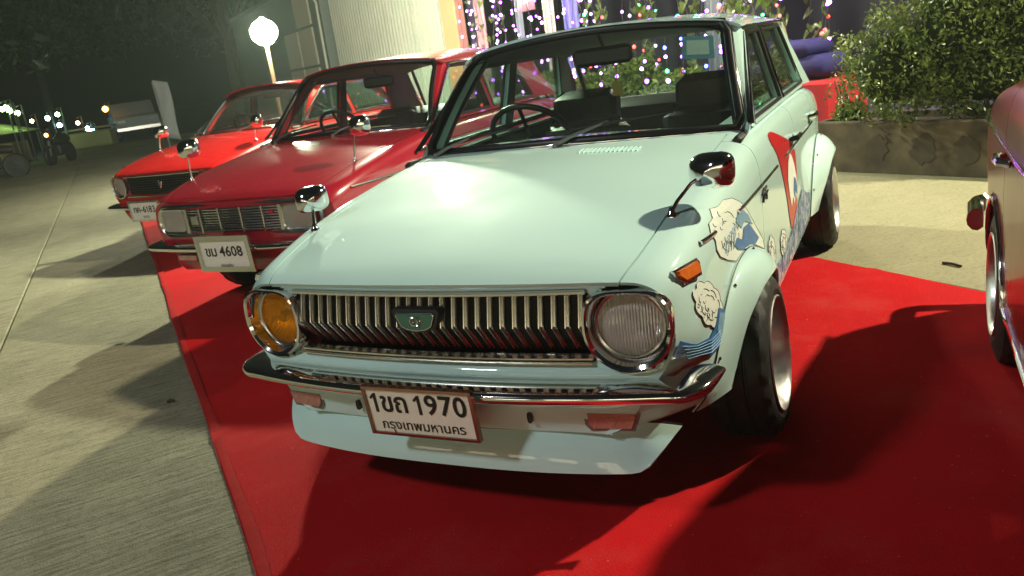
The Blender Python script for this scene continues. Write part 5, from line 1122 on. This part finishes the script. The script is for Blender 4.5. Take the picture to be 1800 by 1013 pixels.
def motorbike(loc, rz, label):
    e = empty('motorcycle', loc, rz, label, 'motorcycle')
    for y in (-.62, .62): m = MB(); m.lathe([(-.04, .22), (-.045, .28), (0, .31), (.045, .28), (.04, .22)], (0, y, .31), 'x', 24); m.build('wheel', 'rubber', e, 60); m = MB(); m.lathe([(-.02, .23), (-.03, .03), (.03, .03), (.02, .23)], (0, y, .31), 'x', 16); m.build('hub', 'dark', e, 60)
    m = MB(); m.box((0, .05, .45), (.26, .55, .36), bev=.06); m.build('engine', 'dark', e, 40)
    m = MB(); m.tube([(0, .65, .72), (0, .2, .78), (0, -.1, .70)], [.10, .13, .08], 10); m.build('seat', 'cabin', e, 60)
    m = MB(); m.tube([(0, -.62, .31), (0, -.42, .95), (0, -.38, 1.05)], .05, 8); m.build('fork', 'steel', e, 60); m = MB(); m.tube([(-.34, -.25, 1.05), (-.2, -.38, 1.06), (.2, -.38, 1.06), (.34, -.25, 1.05)], .02, 6); m.build('handlebar', 'dark', e, 60)
    m = MB(); m.box((0, -.48, .88), (.24, .16, .3), bev=.05); m.build('fairing', 'dark', e, 40)
    m = MB(); m.lathe([(-.02, .0005), (0, .05), (.02, .06)], (.02, -.57, .90), 'y', 12); m.build('headlight', 'lampamber', e, 60)
motorbike((-21.2, 14.4, -.05), .5, 'dark motorcycle with small orange lamp standing on the road'); motorbike((-19.6, 11.2, -.05), -.7, 'black motorcycle at the edge of the road away from the lamps')
bpy.data.objects['motorcycle.001'].children[-1].data.materials[0] = M['dark']
# pale pickup truck
tr = empty('pale_truck', (-29.5, 24.2, -.045), math.atan2(-UY, -UX), 'pale blue grey pickup truck parked in the side street', 'truck')
m = MB(); m.prism([(-2.4, .45), (2.4, .45), (2.45, .95), (1.5, 1.05), (.9, 1.55), (-.5, 1.58), (-.7, 1.05), (-2.4, 1.0)], lambda a, b: (a, -.85, b), lambda a, b: (a, .85, b)); m.build('body', 'bluegrey', tr, 0)
for yy in (-.862, .862):
    m = MB(); m.prism([(1.3, 1.05), (.82, 1.48), (-.4, 1.5), (-.5, 1.06)], lambda a, b: (a, yy, b), lambda a, b: (a, yy*.97, b)); m.build('side_window', 'dark', tr, 0)
    for x in (-1.5, 1.5): m = MB(); m.lathe([(-.1, .2), (-.1, .34), (.1, .34), (.1, .2), (.1, .001)], (x, yy*.93, .36), 'y', 24); m.build('wheel', 'rubber', tr, 60)
for yy in (-.6, .6): m = MB(); m.box((2.44, yy, .80), (.06, .3, .14), bev=.01); m.build('headlight', 'lens', tr, 0)
m = MB(); m.box((2.46, 0, .50), (.1, 1.7, .16), bev=.02); m.build('bumper', 'dullchrome', tr, 0)
bn = empty('cloth_banner', (-15.4, 13.2, 0), .75, 'grey white upright cloth banner leaning on its pole by the yard', 'banner')
m = MB(); m.tube([(0, 0, 0), (-.06, 0, 1.80)], .02, 6); m.build('pole', 'steel', bn, 60)
m = MB(); m.grid([[(-.05+.02*math.sin(v*6)+.34*u, .03*math.sin(u*5+v*4), lerp(1.85, .45, v)-.1*u) for v in np.linspace(0, 1, 10)] for u in np.linspace(0, 1, 7)]); q = m.build('cloth', 'banner', bn, 60, recalc=False); q.modifiers.new('s', 'SOLIDIFY').thickness = .004

# ================================================================== night haze round the lamps
hz_ = MB(); hz_.box((-12, 8, 6.2), (64, 56, 14.8)); hz_ = hz_.build('haze', 'concrete', None, 0); hz_['kind'] = 'stuff'
hm = bpy.data.materials.new('haze'); hm.use_nodes = True; hn = hm.node_tree.nodes; hn.clear(); ho = hn.new('ShaderNodeOutputMaterial'); pv_ = hn.new('ShaderNodeVolumePrincipled')
pv_.inputs['Color'].default_value = (.82, .95, .86, 1); pv_.inputs['Density'].default_value = HAZE; pv_.inputs['Anisotropy'].default_value = .25
hm.node_tree.links.new(pv_.outputs[0], ho.inputs['Volume']); hz_.data.materials[0] = hm
